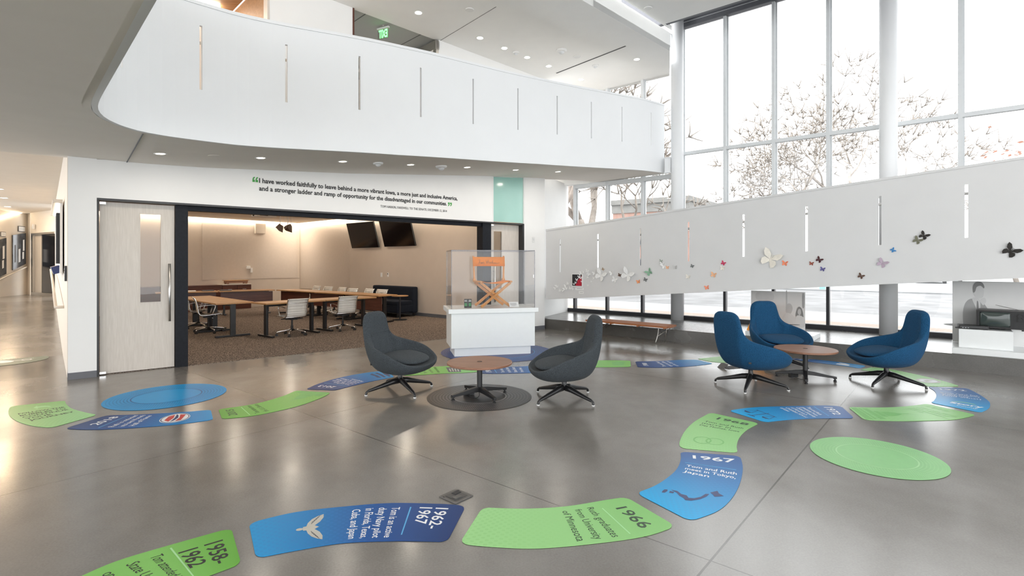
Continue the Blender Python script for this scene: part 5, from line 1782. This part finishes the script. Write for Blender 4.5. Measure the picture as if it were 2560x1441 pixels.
for k, (x, y) in enumerate([(598, 395), (636, 390), (695, 378), (712, 420), (695, 465), (808, 405), (800, 487), (762, 545), (700, 595)]):
    butterfly('small white paper butterfly between the red picture and the first big white one', *q1(x, y), (6, 5, 8, 9, 6, 8, 6, 5, 5)[k], 'white', -20 + 22 * (k % 5), clr)
for lb, x, y, s, c, r_ in (
        ('big white paper butterfly nearest the red picture, below a slot', 912, 445, 24, 'white', 28),
        ('small tan butterfly perched above the big white one nearest the picture', 946, 345, 6, 'tan', 40),
        ('medium white butterfly between the two big white butterflies, upper', 1088, 405, 10, 'white', -15),
        ('medium pale butterfly between the two big white butterflies, lower', 1132, 515, 12, 'white', 25),
        ('small dark brown butterfly between the two big white butterflies', 1212, 440, 7, 'brown', 20),
        ('second big white paper butterfly, left of the green one', 1340, 440, 26, 'white', 30),
        ('small orange butterfly below the green butterfly', 1515, 545, 8, 'orange', -10),
        ('small grey butterfly right below the green butterfly', 1626, 512, 8, 'grey', 25),
        ('green paper butterfly above a grey one and an orange one', 1688, 395, 14, 'green', -35),
        ('small sage butterfly at the top of the little white group', 1875, 215, 7, 'sage', 15),
        ('white butterfly just below the sage butterfly', 1890, 262, 9, 'white', 10),
        ('white butterfly beside a peach one, below the sage butterfly', 1924, 300, 10, 'white', -15),
        ('small peach butterfly touching the white one below the sage butterfly', 1978, 318, 7, 'peach', 5),
        ('small silver-grey butterfly on the path side of the slot above', 2100, 315, 8, 'silver', 0),
        ('small dark grey butterfly right beside a slot end', 2373, 295, 7, 'grey', 25),
        ('pale tan butterfly under the fourth slot', 2305, 468, 9, 'cream', 15)):
    butterfly(lb, *q1(x, y), s, c, r_)
for lb, x, y, s, c, r_ in (
        ('peach butterfly between the cream one under a slot and the pink one', 905, 273, 11, 'peach', 15),
        ('lowest orange butterfly, close to the bottom edge of the wall', 870, 341, 9, 'coral', -10),
        ('crimson butterfly directly above a pale peach one', 957, 211, 9, 'crimson', 30),
        ('pale peach butterfly directly below the crimson one', 953, 238, 9, 'cream', 10),
        ('largest cream butterfly with ochre wing edges', 1208, 190, 36, 'cream', 28),
        ('coral butterfly right beside the largest cream one', 1285, 212, 11, 'coral', 10),
        ('small rust butterfly beside the dark maroon one', 1427, 213, 8, 'rust', 10),
        ('dark maroon butterfly above a violet one', 1468, 193, 12, 'maroon', 35),
        ('violet butterfly below the dark maroon one', 1486, 243, 9, 'violet', 15),
        ('dark brown butterfly flying alone near the bottom edge', 1690, 280, 11, 'brown', 30),
        ('lilac paper butterfly above the chair nearest the old television', 1803, 212, 18, 'lilac', 32),
        ('small blue butterfly right of the long slot', 1860, 141, 9, 'blue', 60),
        ('olive butterfly touching wings with a black one', 1990, 90, 15, 'olive', 35),
        ('black butterfly touching wings with the olive one', 2025, 65, 16, 'black', 35),
        ('large black butterfly at the far end of the flight, alone', 2487, 147, 26, 'black', 40)):
    butterfly(lb, *q2(x, y), s, c, r_)
# red and black picture with its two cards
pa, pb = onpl(1430.5, 685, WN, NP), onpl(1457.5, 717.5, WN, NP)
pw, phh = (V2(pb) - V2(pa)).length, pa.z - pb.z
pic = thing('framed_print', 'black and red print of white butterflies in a white frame on the sloping wall', 'picture', ((pa.x + pb.x) / 2 - WN.x * .012, (pa.y + pb.y) / 2 - WN.y * .012, (pa.z + pb.z) / 2), a_w)
MB().box((0, 0, 0), (pw, .02, phh)).build('frame', M['paper'], pic)
MB().box((0, -.011, .003), (pw * .88, .004, phh * .90)).build('black_ground', M['ink'], pic)
rm = mat('crimson_ink', (.45, .008, .03), .5)
MB().add([(x * pw * .88, -.0145, .003 + z * phh * .9) for x, z in ((-.12, -.49), (.49, -.49), (.49, .45), (.40, .20), (.24, .30), (.22, .05), (.02, .0), (.05, -.22), (-.12, -.3))], [tuple(range(9))]).build('red_shape', rm, pic)
wb = MB()
for (x, z, s) in ((-.28, -.32, .11), (-.12, -.20, .11), (-.02, .03, .14), (.20, .25, .16), (.36, .18, .12), (.26, .42, .10), (.42, -.1, .08)):
    for k in (-1, 1):
        wb.add([((x + k * s * a) * pw, -.0165, .003 + (z + s * b) * phh) for a, b in ((0, .1), (.7, .9), (.9, .2), (.35, 0), (.6, -.7), (.1, -.5))], [tuple(range(6))])
wbo = wb.build('white_butterfly_print', M['inkwhite'], pic); wbo['kind'] = 'stuff'
for lb, a, b in (('white caption card just below the red and black print', (1438.5, 719), (1459, 726)), ('smallest white caption card with a black dot, lowest under the print', (1447.5, 728.5), (1459, 735))):
    p0, p1 = onpl(a[0], a[1], WN, NP), onpl(b[0], b[1], WN, NP)
    o = MB().box((0, 0, 0), ((V2(p1) - V2(p0)).length, .006, p0.z - p1.z)).build('caption_card', M['paper'])
    o.location = (p0 + p1) / 2 - WN * .0035; o.rotation_euler = (0, 0, a_w); tag(o, lb, 'card')
    MB().box(((V2(p1) - V2(p0)).length * .05, -.004, .0), ((V2(p1) - V2(p0)).length * .7, .001, .006)).build('lettering', M['inkgrey'], o)

# ================================================================== EXHIBITS ON THE PLATFORM
PZ = .235
def wframe(px, n, z=PZ):
    p = onpl(px, HY, WN, n); return Vector((p.x, p.y, z))
# low base, plinth, television, disc player, photo board
e0 = wframe(2380, 10.03)
lb_ = thing('exhibit_stand', 'low white base board at the edge of the platform under the old television', 'display stand', e0, a_w)
MB().box((1.45, .50, .042), (2.9, 1.0, .084)).build('base_board', M['white'], lb_, bevel=.003)
p0 = wframe(2397, 10.14)
p0.z = PZ + .085
tw = (V2(wframe(2533, 10.14)) - V2(p0)).length
tp_ = thing('exhibit_plinth', 'white block plinth carrying the old television', 'display stand', p0, a_w)
MB().box((tw / 2, .28, .135), (tw, .56, .27)).build('block', M['white'], tp_, bevel=.003)
tz = PZ + .085 + .271
t0 = wframe(2440, 10.30); t0.z = tz
tvw, tvh = .55, .285
tv_ = thing('old_television', 'old black portable television with dials and an antenna', 'television', t0, a_w + R(-6))
MB().box((tvw / 2, .17, tvh / 2 + .01), (tvw, .34, tvh - .02)).build('cabinet', mat('tv_grey', (.09, .085, .085), .45), tv_, bevel=.012)
MB().box((tvw / 2, .002, tvh / 2 + .01), (tvw - .02, .012, tvh - .04)).build('front_mask', M['blackmatte'], tv_, bevel=.004)
sr = []
for j in range(9):
    v = j / 8 * 2 - 1
    sr.append([(.035 + .335 * (.5 + .5 * u * (1 - .03 * v * v)), -.004 - .012 * (1 - u * u) * (1 - v * v), tvh / 2 + .01 + v * .105 * (1 - .03 * u * u)) for u in [k / 6 - 1 for k in range(13)]])
sc_ = MB().grid(sr).build('screen', M['tubeglass'], tv_, True)
md = sc_.modifiers.new('s', 'SOLIDIFY'); md.thickness = .004
for z in (.215, .165):
    MB().tube([(.465, -.004, z), (.465, -.022, z)], .026, 20).build('dial', M['blackmatte'], tv_)
gm_ = MB()
for k in range(6): gm_.box((.465, -.005, .055 + .013 * k), (.11, .006, .005))
gm_.build('speaker_grille', M['black'], tv_)
for x in (.05, tvw - .05): MB().box((x, .17, .006), (.04, .25, .012)).build('foot', M['black'], tv_)
MB().tube([(.46, .22, tvh), (.20, .20, tvh + .065)], .0035, 6).build('antenna', M['satin'], tv_)
v0 = wframe(2396, 10.18); v0.z = tz
dv_ = thing('disc_player', 'flat black player lying in front of the old television', 'media player', v0, a_w + R(5))
MB().box((.17, .09, .028), (.33, .20, .05)).build('case', M['blackmatte'], dv_, bevel=.006)
MB().box((.17, -.012, .03), (.30, .006, .018)).build('front_strip', M['screen'], dv_)
for k in range(3): MB().box((.05 + .03 * k, -.012, .018), (.016, .006, .006)).build('button', M['frame_light'], dv_)
rm_ = MB().box((-.02, .03, .010), (.16, .045, .02), (1, .25, 0)).build('remote_control', M['blackmatte'], None, bevel=.004)
rm_.location = wframe(2410, 10.18); rm_.location.z = tz + .001; rm_.rotation_euler = (0, 0, a_w)
tag(rm_, 'black remote control beside the flat player', 'remote control')
# printed photo panels (plain figures in pale greys)
mg = {k: mat('print_grey_%d' % k, (v, v, v * .99), .55, var=.04, scale=6) for k, v in ((1, .62), (2, .50), (3, .36), (4, .22), (5, .12))}
def panel(label, p, W, Hh, shapes, xs=1.0):
    r = thing('photo_display', label, 'display panel', p, a_w)
    MB().box((W / 2, .0, Hh / 2), (W, .012, Hh)).build('board', mat('print_pale', (.70, .70, .69), .5, var=.05, scale=2), r)
    for k, (nm_, g, pts) in enumerate(shapes):
        mb = MB()
        pts = catmull([(x * W * xs, -.0072 - .0006 * (k + 1), z * Hh) for x, z in pts], len(pts) * 4, True)
        mb.add(pts, [tuple(range(len(pts)))])
        mb.build(nm_, mg[g], r)
    return r
b0 = wframe(2381, 10.78); b0.z = PZ + .086
panel('large pale photo panel of a man in a dark suit leaning forward', b0, 1.95, .955, [
    ('floor_band', 1, [(.0, .30), (1, .31), (2.1, .30), (2.1, .26), (1, .27), (0, .26)]),
    ('suit', 3, [(.20, .0), (.15, .25), (.14, .50), (.18, .66), (.26, .72), (.33, .66), (.38, .70), (.44, .60), (.52, .46), (.60, .36), (.72, .26), (.70, .20), (.58, .26), (.48, .34), (.44, .15), (.44, .0)]),
    ('shirt', 1, [(.26, .72), (.30, .74), (.36, .70), (.365, .55), (.34, .50), (.30, .60)]),
    ('necktie', 4, [(.322, .68), (.34, .66), (.345, .52), (.332, .48), (.318, .54)]),
    ('face', 1, [(.29, .78), (.33, .72), (.39, .74), (.41, .80), (.405, .90), (.36, .95), (.30, .93), (.28, .86)]),
    ('hair', 4, [(.275, .82), (.27, .92), (.31, .99), (.38, .99), (.415, .93), (.41, .89), (.37, .93), (.32, .91), (.30, .84)]),
    ('hand', 1, [(.36, .70), (.42, .74), (.44, .68), (.40, .62)])], .46)
b1 = wframe(1878, 10.72); b1.z = PZ + .001
panel('smaller pale photo panel of two people behind the blue chair', b1, (V2(wframe(2013, 10.72)) - V2(b1)).length, .79, [
    ('ceiling_lamp', 1, [(.10, .80), (.12, .97), (.40, .97), (.43, .80), (.26, .74)]),
    ('wall_band', 2, [(.66, .60), (.66, .99), (.68, .99), (.68, .60)]),
    ('picture_frame', 3, [(.95, .66), (.95, .95), (.985, .95), (.985, .66)]),
    ('old_man_face', 2, [(.66, .52), (.68, .70), (.74, .72), (.78, .62), (.74, .48)]),
    ('old_man_shirt', 1, [(.58, .10), (.62, .44), (.72, .50), (.84, .36), (.84, .10)]),
    ('second_person_hair', 4, [(.84, .42), (.85, .58), (.89, .66), (.94, .62), (.97, .48), (.96, .40)]),
    ('second_person_face', 2, [(.87, .52), (.885, .60), (.92, .60), (.93, .52), (.905, .46)]),
    ('second_person_shirt', 1, [(.82, .20), (.84, .42), (.90, .46), (.98, .40), (.99, .20)]),
    ('table_edge', 5, [(.60, .22), (.60, .235), (.88, .245), (.88, .23)])])
o0 = wframe(1863, 10.05)
ob = thing('exhibit_stand', 'low white base with the orange wedge, behind the blue chairs', 'display stand', o0, a_w)
MB().box((.55, .30, .042), (1.1, .60, .084)).build('base_board', M['white'], ob, bevel=.003)
o1 = wframe(1866, 10.18); o1.z = PZ + .0855
wd = MB()
wd.add([(0, 0, 0), (.40, 0, 0), (.40, 0, .46), (.20, 0, .46), (0, .30, 0), (.40, .30, 0), (.40, .30, .46), (.20, .30, .46)], [(0, 1, 2, 3), (4, 7, 6, 5), (0, 3, 7, 4), (1, 5, 6, 2), (3, 2, 6, 7), (0, 4, 5, 1)])
wo = wd.build('orange_wedge', M['orange'], None, bevel=.003)
wo.location = o1; wo.rotation_euler = (0, 0, a_w); tag(wo, 'orange sloping wedge stand half hidden behind the blue chair', 'display stand')

# ================================================================== LAMPS AND DEVICES IN THE CEILINGS
def downlight(label, p, group, on=True, rad=.055, nrm=None):
    r = thing('downlight', label, 'ceiling light', p, 0, group)
    MB().lathe([(rad, -.002), (rad + .018, -.006), (rad + .02, -.0005)], 24).build('trim_ring', M['whitemetal'], r)
    MB().lathe([(rad, -.003), (.001, -.003)], 20).build('lens', M['lamp'] if on else M['soffit'], r)
    return r
gs = 'recessed lamps under the upper ramp'
ordn = ['first', 'second', 'third', 'fourth', 'fifth', 'sixth', 'seventh', 'eighth', 'ninth']
slope = Matrix.Rotation(-math.atan(1 / 13), 3, NF * -1 if False else NF)
tilt = Vector((0, 0, 1)).rotation_difference(Vector((-UF.x / 13, -UF.y / 13, 1)).normalized())
def tilted(o):
    o.rotation_mode = 'QUATERNION'; o.rotation_quaternion = tilt
for k, (px, py) in enumerate([(401, 384.5), (652, 395), (857, 404), (1026.5, 412), (1168, 418.5), (1289, 425), (1395, 429.5)]):
    r = downlight('lit recessed lamp under the ramp, %s counting from the wooden door side' % ordn[k], onsof(px, py), gs); tilted(r)
    area('lamp_light', (0, 0, -.03), (.11, .11), 3.2, (1, .90, .78), (0, 0, 0), r)
for lb, px, py in (('unlit round cap between the first two lamps under the ramp', 536, 389.5), ('unlit round cap near the column end of the ramp underside', 1270, 424)):
    p = onsof(px, py)
    o = MB().lathe([(.075, -.006), (.08, -.001), (.001, -.0012)], 24).build('sprinkler_cover', M['soffit']); o.location = p; tilted(o); tag(o, lb, 'ceiling cap')
def dome(name, label, p, s=1.0):
    r = thing(name, label, 'ceiling device', p)
    MB().lathe([(.10 * s, -.001), (.10 * s, -.02 * s), (.085 * s, -.035 * s), (.05 * s, -.04 * s)], 28).build('housing', M['whitemetal'], r)
    MB().lathe([(.055 * s, -.035 * s), (.05 * s, -.055 * s), (.03 * s, -.075 * s), (.001, -.082 * s)], 24).build('dome', M['frame_light'], r, True)
    return r
tilted(dome('smoke_detector', 'small white dome detector under the ramp above the quotation', onsof(945, 407), .8))
tilted(dome('camera_dome', 'larger white dome device under the ramp near the teal glass', onsof(1103, 415), 1.0))
gu = 'recessed lamps in the upper white ceiling'
lbs = ['lit recessed lamp in the upper ceiling near the exit sign', 'lit recessed lamp in the upper ceiling beyond the thin joint', 'lit recessed lamp in the upper ceiling, between the joint and the small detector', 'lit recessed lamp in the upper ceiling just past the small detector',
       'lit recessed lamp in the upper ceiling before the slot diffuser', 'lit recessed lamp in the upper ceiling nearest the top of the balcony wall', 'lit recessed lamp in the upper ceiling on the window side of the slot diffuser']
for lb, (px, py) in zip(lbs, [(1046, 32), (1200, 95), (1261, 120.5), (1318, 143.5), (1372, 165.5), (1453, 199), (1592, 148.5)]):
    p = onz(px, py, Z1); downlight(lb, p, gu, True, .06)
dome('smoke_detector', 'small white detector in the upper ceiling between two lamps', onz(1290, 131, Z1), .75)
dome('camera_dome', 'white dome device in the upper ceiling beside the slot diffuser', onz(1404, 125, Z1), 1.1)
dome('smoke_detector', 'small white detector on the window side of the slot diffuser', onz(1488, 164, Z1), .75)
for lb, px, py, z in (('unlit round cap in the upper ceiling next to the thin joint', 1174, 24, Z1), ('unlit round cap in the upper ceiling left of the slot diffuser', 1442, 142, Z1), ('unlit round cap in the high ceiling by the roller shade', 1620, 20, Z2)):
    p = onz(px, py, z)
    o = MB().lathe([(.075, -.012), (.08, -.001), (.001, -.0012)], 24).build('sprinkler_cover', M['whitemetal']); o.location = p; tag(o, lb, 'ceiling cap')
o = MB().lathe([(.08, -.01), (.085, -.001), (.001, -.0012)], 24).build('sprinkler_cover', mat('bronze_cap', (.25, .15, .08), .5)); o.location = onz(652, 18, Z1 + .02); tag(o, 'brown round cap in the wooden ceiling above the balcony', 'ceiling cap')
# hanging exit sign, its lettering seen from behind
xs = atd(958, 84, 10.05)
ex_ = thing('exit_sign', 'green glowing exit sign hanging in the upper hallway', 'sign', xs, R(-26))
MB().box((0, 0, .105), (.28, .04, .025)).build('canopy', M['whitemetal'], ex_)
MB().tube([(-.0, 0, .15), (0, 0, Z1 - xs.z + .02)], .012, 8).build('stem', M['whitemetal'], ex_)
MB().box((0, 0, 0), (.27, .006, .19)).build('clear_plate', M['acrylic'], ex_)
mb = MB(); lettering(mb, 'EXIT', lambda a, b: Vector((-.105 + .21 * a, -.006, -.075 + .15 * b)), .03, True)
mb.build('lettering', M['exit'], ex_)

# ================================================================== CORRIDOR FITTINGS
# lit display niche and rail on the meeting-room side
nz = lambda py, d: EYE + (HY - py) * d / FPX
ni = thing('wall_niche', 'glowing display niche in the corridor wall behind the keypad', 'display case', kc(1.6, .02, 0), math.atan2(KC.y, KC.x))
MB().box((1.5, .015, 1.95), (3.0, .03, 1.1)).build('back_panel', M['wall'], ni)
MB().box((1.5, .06, 2.52), (3.1, .12, .05)).build('hood', M['corr'], ni)
MB().box((1.5, .06, 2.489), (2.9, .03, .012)).build('lamp_strip', M['led_cool'], ni)
MB().box((.5, .05, 1.95), (.7, .05, .8)).build('dark_exhibit', M['blackmatte'], ni)
MB().box((1.3, .06, 1.45), (1.6, .12, .12), (1, 0, .0), (0, 1, -.3)).build('sloping_shelf', M['inknavy'], ni)
def rail(label, pts, brk):
    r = MB().tube(pts, .022, 10)
    o = r.build('handrail', M['corr'], None, True); tag(o, label, 'handrail')
    return o
rr_ = [kc(1.7, .0, nz(767, 8.3)), kc(1.7, .10, nz(767, 8.3)), kc(6, .10, .93 + .22), kc(11.3, .10, .45 + .92), kc(11.3, .0, .45 + .92)]
rail('pale handrail climbing along the corridor side of the meeting room wall', rr_, 0)
cn = (V2(cl1) - V2(cl0)).normalized(); cq = Vector((cn.y, -cn.x, 0))
if cq.dot(-V2(cl0)) < 0: cq = -cq
def onleft(px, py, off):
    n = cq; return onpl(px, py, n, V2(cl0).dot(n) + off)
a, b = onleft(-30, 712, .09), onleft(66, 668, .09)
rail('pale sloping handrail under the display windows at the end of the corridor', [a, onleft(0, 699, .09), b, onleft(67, 668.5, .0)], 0)
for lb, x0, x1, y0a, y0b, y1a, y1b in (('recessed display window nearest the glass door of the corridor', 30, 62.5, 588, 583, 676, 660), ('recessed display window at the very edge of the corridor view', -26, 13.5, 606, 595, 705, 685)):
    A = [onleft(x0, y1a, .02), onleft(x1, y1b, .02), onleft(x1, y0b, .02), onleft(x0, y0a, .02)]
    B = [p + cq * .03 for p in A]
    mb = MB(); mb.add(A + B, [(3, 2, 1, 0), (4, 5, 6, 7), (0, 1, 5, 4), (1, 2, 6, 5), (2, 3, 7, 6), (3, 0, 4, 7)])
    o = mb.build('display_window', mat('display_dark', (.06, .07, .085), .15, var=.5, scale=3)); tag(o, lb, 'display case')
    for f0, f1, g0, g1, m_ in ((.62, .72, .25, .75, 'ink'), (.74, .86, .45, .80, 'paper'), (.70, .82, .20, .42, 'paper'), (.40, .55, .15, .55, 'frame_light'), (.12, .2, .2, .7, 'inkgrey')):
        qd = [A[0].lerp(A[1], f).lerp(A[3].lerp(A[2], f), g) + cq * .034 for f, g in ((f0, g0), (f1, g0), (f1, g1), (f0, g1))]
        MB().add(qd, [(0, 1, 2, 3)]).build('exhibit_print', M[m_], o)
for lb, x0, x1, y0, y1 in (('framed white sign above the corridor display window by the glass door', 45.5, 62.5, 566, 580), ('framed white sign above the corridor display window at the edge of view', 1.5, 14, 580, 592)):
    c = onleft((x0 + x1) / 2, (y0 + y1) / 2, .02)
    W_ = (onleft(x1, y0, .02) - onleft(x0, y0, .02)); W_.z = 0
    o = MB().box((0, 0, 0), (W_.length, .02, (y1 - y0) * c.y / FPX)).build('wall_sign', M['inkgrey']); o.location = c; o.rotation_euler = (0, 0, math.atan2(cn.y, cn.x)); tag(o, lb, 'sign')
    MB().box((0, 0, 0), (W_.length * .9, .026, (y1 - y0) * c.y / FPX * .8)).build('sign_face', M['paper'], o)
    MB().box((0, 0, 0), (W_.length * .6, .030, (y1 - y0) * c.y / FPX * .3)).build('lettering', M['frame_light'], o)
ld_ = MB()
pA, pB = onleft(-60, 566, .05), onleft(64, 528, .05)
ld_.tube([pA, pB], .03, 6)
tag(ld_.build('cove_light', M['led_cool'], None, True), 'glowing cove light rising along the left corridor wall', 'light')
p = onpl(83.5, 567, dm * -1, V2(dA).dot(dm * -1) + .05)
o = MB().box((0, 0, 0), (.09, .06, .16)).build('alarm_device', M['whitemetal'], None, bevel=.01); o.location = p; o.rotation_euler = (0, 0, math.atan2(dn.y, dn.x)); tag(o, 'small white alarm device above the dark glass corridor door', 'alarm')
MB().box((0, -.035, -.02), (.05, .012, .06)).build('strobe', M['frame_light'], o)
for k, (px, py) in enumerate([(-2, 473), (10, 495), (19, 517)]):
    r = downlight(['lit recessed lamp in the corridor ceiling, nearest the hall', 'lit recessed lamp in the corridor ceiling, middle of the three', 'lit recessed lamp in the corridor ceiling, nearest the glass door'][k], onz(px, py, 3.30), 'recessed lamps in the corridor ceiling', True, .07)
    area('lamp_light', (0, 0, -.03), (.14, .14), 18, (1, .72, .46), (0, 0, 0), r)
for a_ in (1.5, 3.6):  # unseen lamps added for more warm light in the corridor
    q = kc(a_, 2.6, 3.30)
    r = downlight('added unseen recessed lamp in the corridor ceiling beyond the edge of the view', q, 'recessed lamps in the corridor ceiling', True, .07)
    area('lamp_light', (0, 0, -.03), (.14, .14), 16, (1, .70, .43), (0, 0, 0), r)

# ================================================================== OUTSIDE
struct(MB().prism([win(-60, 12.12, 0)[:2], win(60, 12.12, 0)[:2], win(60, 15.5, 0)[:2], win(-60, 15.5, 0)[:2]], -.2, .06).build('sidewalk_outside', M['paver']))
struct(MB().prism([win(-60, 15.5, 0)[:2], win(60, 15.5, 0)[:2], win(60, 18.5, 0)[:2], win(-60, 18.5, 0)[:2]], -.2, .05).build('ground_verge', M['snow']))
struct(MB().prism([win(-90, 18.5, 0)[:2], win(90, 18.5, 0)[:2], win(90, 34, 0)[:2], win(-90, 34, 0)[:2]], -.25, -.02).build('road_outside', M['road']))
struct(MB().prism([win(-150, 34, 0)[:2], win(150, 34, 0)[:2], win(150, 160, 0)[:2], win(-150, 160, 0)[:2]], -.25, .05).build('ground_outside', M['snow']))

# brick building across the street
bc = atd(1722, HY, 56); bl = atd(1532, HY, 60.5); br_ = atd(1812, HY, 66)
bz = EYE + 168 * 56 / FPX
bd = thing('brick_building', 'red brick building with white cornice across the snowy street', 'building', (bc.x, bc.y, 0))
def bpart(poly, z0, z1, name, m):
    return MB().prism([(p[0] - bc.x, p[1] - bc.y) for p in poly], z0, z1).build(name, m, bd)
lv = (V2(bl) - V2(bc)); rv = (V2(br_) - V2(bc))
bk = V2(bc) + lv + rv
bpart([bc, bl, bk, br_], 0, bz - 1.5, 'wall', M['brick'])
def grow(k):
    ctr = (V2(bc) + V2(bl) + V2(br_) + bk) / 4
    return [(V2(p) - ctr) * k + ctr for p in (bc, bl, bk, br_)]
bpart(grow(1.02), bz - 1.5, bz - .55, 'frieze', M['stone'])
bpart(grow(1.06), bz - .55, bz, 'cornice', M['stone'])
for k in range(5):
    f = (k + .6) / 5.4
    for v, L in ((lv, 1), (rv, 1)):
        c = v * f
        u = v.normalized()
        for z in (bz - 4.3, bz - 7.6):
            if z < 1: continue
            wo = MB().box((c.x, c.y, z), (1.5, .3, 1.9), u).build('window', M['stone'], bd)
            MB().box((c.x, c.y, z), (1.2, .36, 1.6), u).build('pane', M['frame_dark'], wo)

def tree(name, label, base, h, spread, seed, m, lean=(0, 0), depth=5, r0=.35, fork=.33, group=None):
    rnd = random.Random(seed)
    mb = MB()
    def grow_(p, d, L, r, k):
        n = 3
        pts, rs = [p], [r]
        for i in range(n):
            d = (d + Vector((rnd.uniform(-.22, .22), rnd.uniform(-.22, .22), rnd.uniform(-.05, .14)))).normalized()
            p = p + d * (L / n)
            pts.append(p); rs.append(r * (1 - .45 * (i + 1) / n))
        mb.tube(pts, rs, 6 if k > 3 else (4 if k > 1 else 3))
        if k == 0: return
        nb = 4 if k in (1, 3) else 3
        a0 = rnd.uniform(0, 6.28)
        for j in range(nb):
            a = a0 + j * 6.28 / nb + rnd.uniform(-.5, .5)
            tilt = rnd.uniform(.35, .85) * spread
            ax = d.cross(Vector((0, 0, 1)));
            if ax.length < .1: ax = Vector((1, 0, 0))
            ax.normalize(); ay = d.cross(ax)
            q = (d * math.cos(tilt) + (ax * math.cos(a) + ay * math.sin(a)) * math.sin(tilt)).normalized()
            grow_(pts[-1 - (j == 2 and k > 2)], q, L * rnd.uniform(.62, .82), max(rs[-1] * rnd.uniform(.7, .95), .036), k - 1)
    grow_(Vector((0, 0, 0)), Vector((lean[0], lean[1], 1)).normalized(), h * fork, r0, depth)
    o = mb.build(name, m, smooth=True)
    o.location = base
    return tag(o, label, 'tree', group)
b = atd(1474, HY, 27); tree('bare_tree', 'thick bare tree with forked trunk outside beyond the second low window', (b.x, b.y, -.05), 13, 1.0, 3, M['bark2'], (.02, 0), 6, .5, .30)
b = atd(1420, HY, 24); tree('bare_tree', 'bare tree with bent pale branches behind the first narrow window', (b.x, b.y, -.05), 12, 1.1, 11, M['bark2'], (-.1, 0), 5, .28, .28)
b = atd(2130, HY, 42); tree('bare_tree', 'tall bare tree with a wide crown behind the second round column', (b.x, b.y, -.05), 23, 1.1, 21, M['bark2'], (.02, 0), 6, .38, .27)
b = atd(2010, HY, 38); tree('bare_tree', 'lower bare tree leaning away, between two tall window bars', (b.x, b.y, -.05), 16, 1.2, 5, M['bark2'], (-.2, 0), 6, .30, .27)
b = atd(1600, HY, 26); tree('bare_tree', 'slender bare tree with branches crossing the brick building', (b.x, b.y, -.05), 10.5, 1.15, 17, M['bark2'], (-.1, 0), 5, .2, .30)
# shrub-like tree with russet leaves at the far right
b = atd(2545, HY, 36)
rt = tree('leafy_tree', 'small tree still holding russet leaves, at the edge of the view outside', (b.x, b.y, -.05), 9, .8, 8, M['bark2'], (0, 0), 4, .16, .32)
rr = random.Random(4); lf = MB()
for k in range(240):
    p = Vector((rr.gauss(0, 1.1), rr.gauss(0, 1.1), 8.2 + rr.gauss(0, .9)))
    a, c = rr.uniform(0, 6.3), rr.uniform(-.5, .5)
    u = Vector((math.cos(a), math.sin(a), c)) * .16; v = Vector((-math.sin(a), math.cos(a), .4)) * .12
    lf.add([p - u - v * .1, p + v, p + u, p - v], [(0, 1, 2, 3)])
lv_ = lf.build('leaves', M['leafred'], rt); lv_['kind'] = 'stuff'

# parked car seen below the parapet
c = atd(2328, HY, 40)
cr_ = thing('car', 'grey car parked on the far side of the snowy street', 'car', (c.x, c.y, -.0), math.atan2(c.y, c.x) - R(90))
carm = mat('grey_car_paint', (.30, .31, .33), .3)
prof = [(-.88, .28), (-.90, .75), (-.84, .95), (-.66, 1.42), (.66, 1.42), (.84, .95), (.90, .75), (.88, .28)]
rws = []
for y, k, zk in ((-2.1, .90, .55), (-1.9, 1, .72), (-.9, 1, 1), (.9, 1, 1), (1.6, 1, .8), (2.1, .92, .55)):
    rws.append([(x * k, y, .28 + (z - .28) * zk) for x, z in prof])
MB().grid(rws, closed_u=True, cap=True).build('body', carm, cr_, smooth=False, bevel=.03)
for x in (-.78, .78):
    for y in (-1.35, 1.35):
        wmb = MB()
        wmb.tube([(x - .1, y, .32), (x + .1, y, .32)], .32, 20)
        wh = wmb.build('wheel', M['blackmatte'], cr_)
        MB().tube([(x - .105, y, .32), (x + .105, y, .32)], .18, 14).build('hub', M['satin'], wh)
MB().box((0, -2.08, .52), (1.5, .06, .16)).build('bumper', M['blackmatte'], cr_)
for x in (-.62, .62): MB().box((x, -2.0, .66), (.28, .12, .1)).build('lamp', M['inkred'], cr_)
MB().box((0, -1.28, 1.12), (1.15, .5, .36)).build('rear_window', M['screen'], cr_)
s_ = atd(2056, HY, 30)
so = thing('street_sign', 'small light blue sign on a post beyond the snowy kerb', 'sign', (s_.x, s_.y, -.0), math.atan2(s_.y, s_.x) - R(90))
MB().tube([(0, .02, 0), (0, .02, 1.0)], .02).build('post', M['frame_light'], so)
MB().box((0, 0, .18), (.30, .015, .40)).build('plate', mat('light_blue_sign', (.25, .5, .75), .5), so)
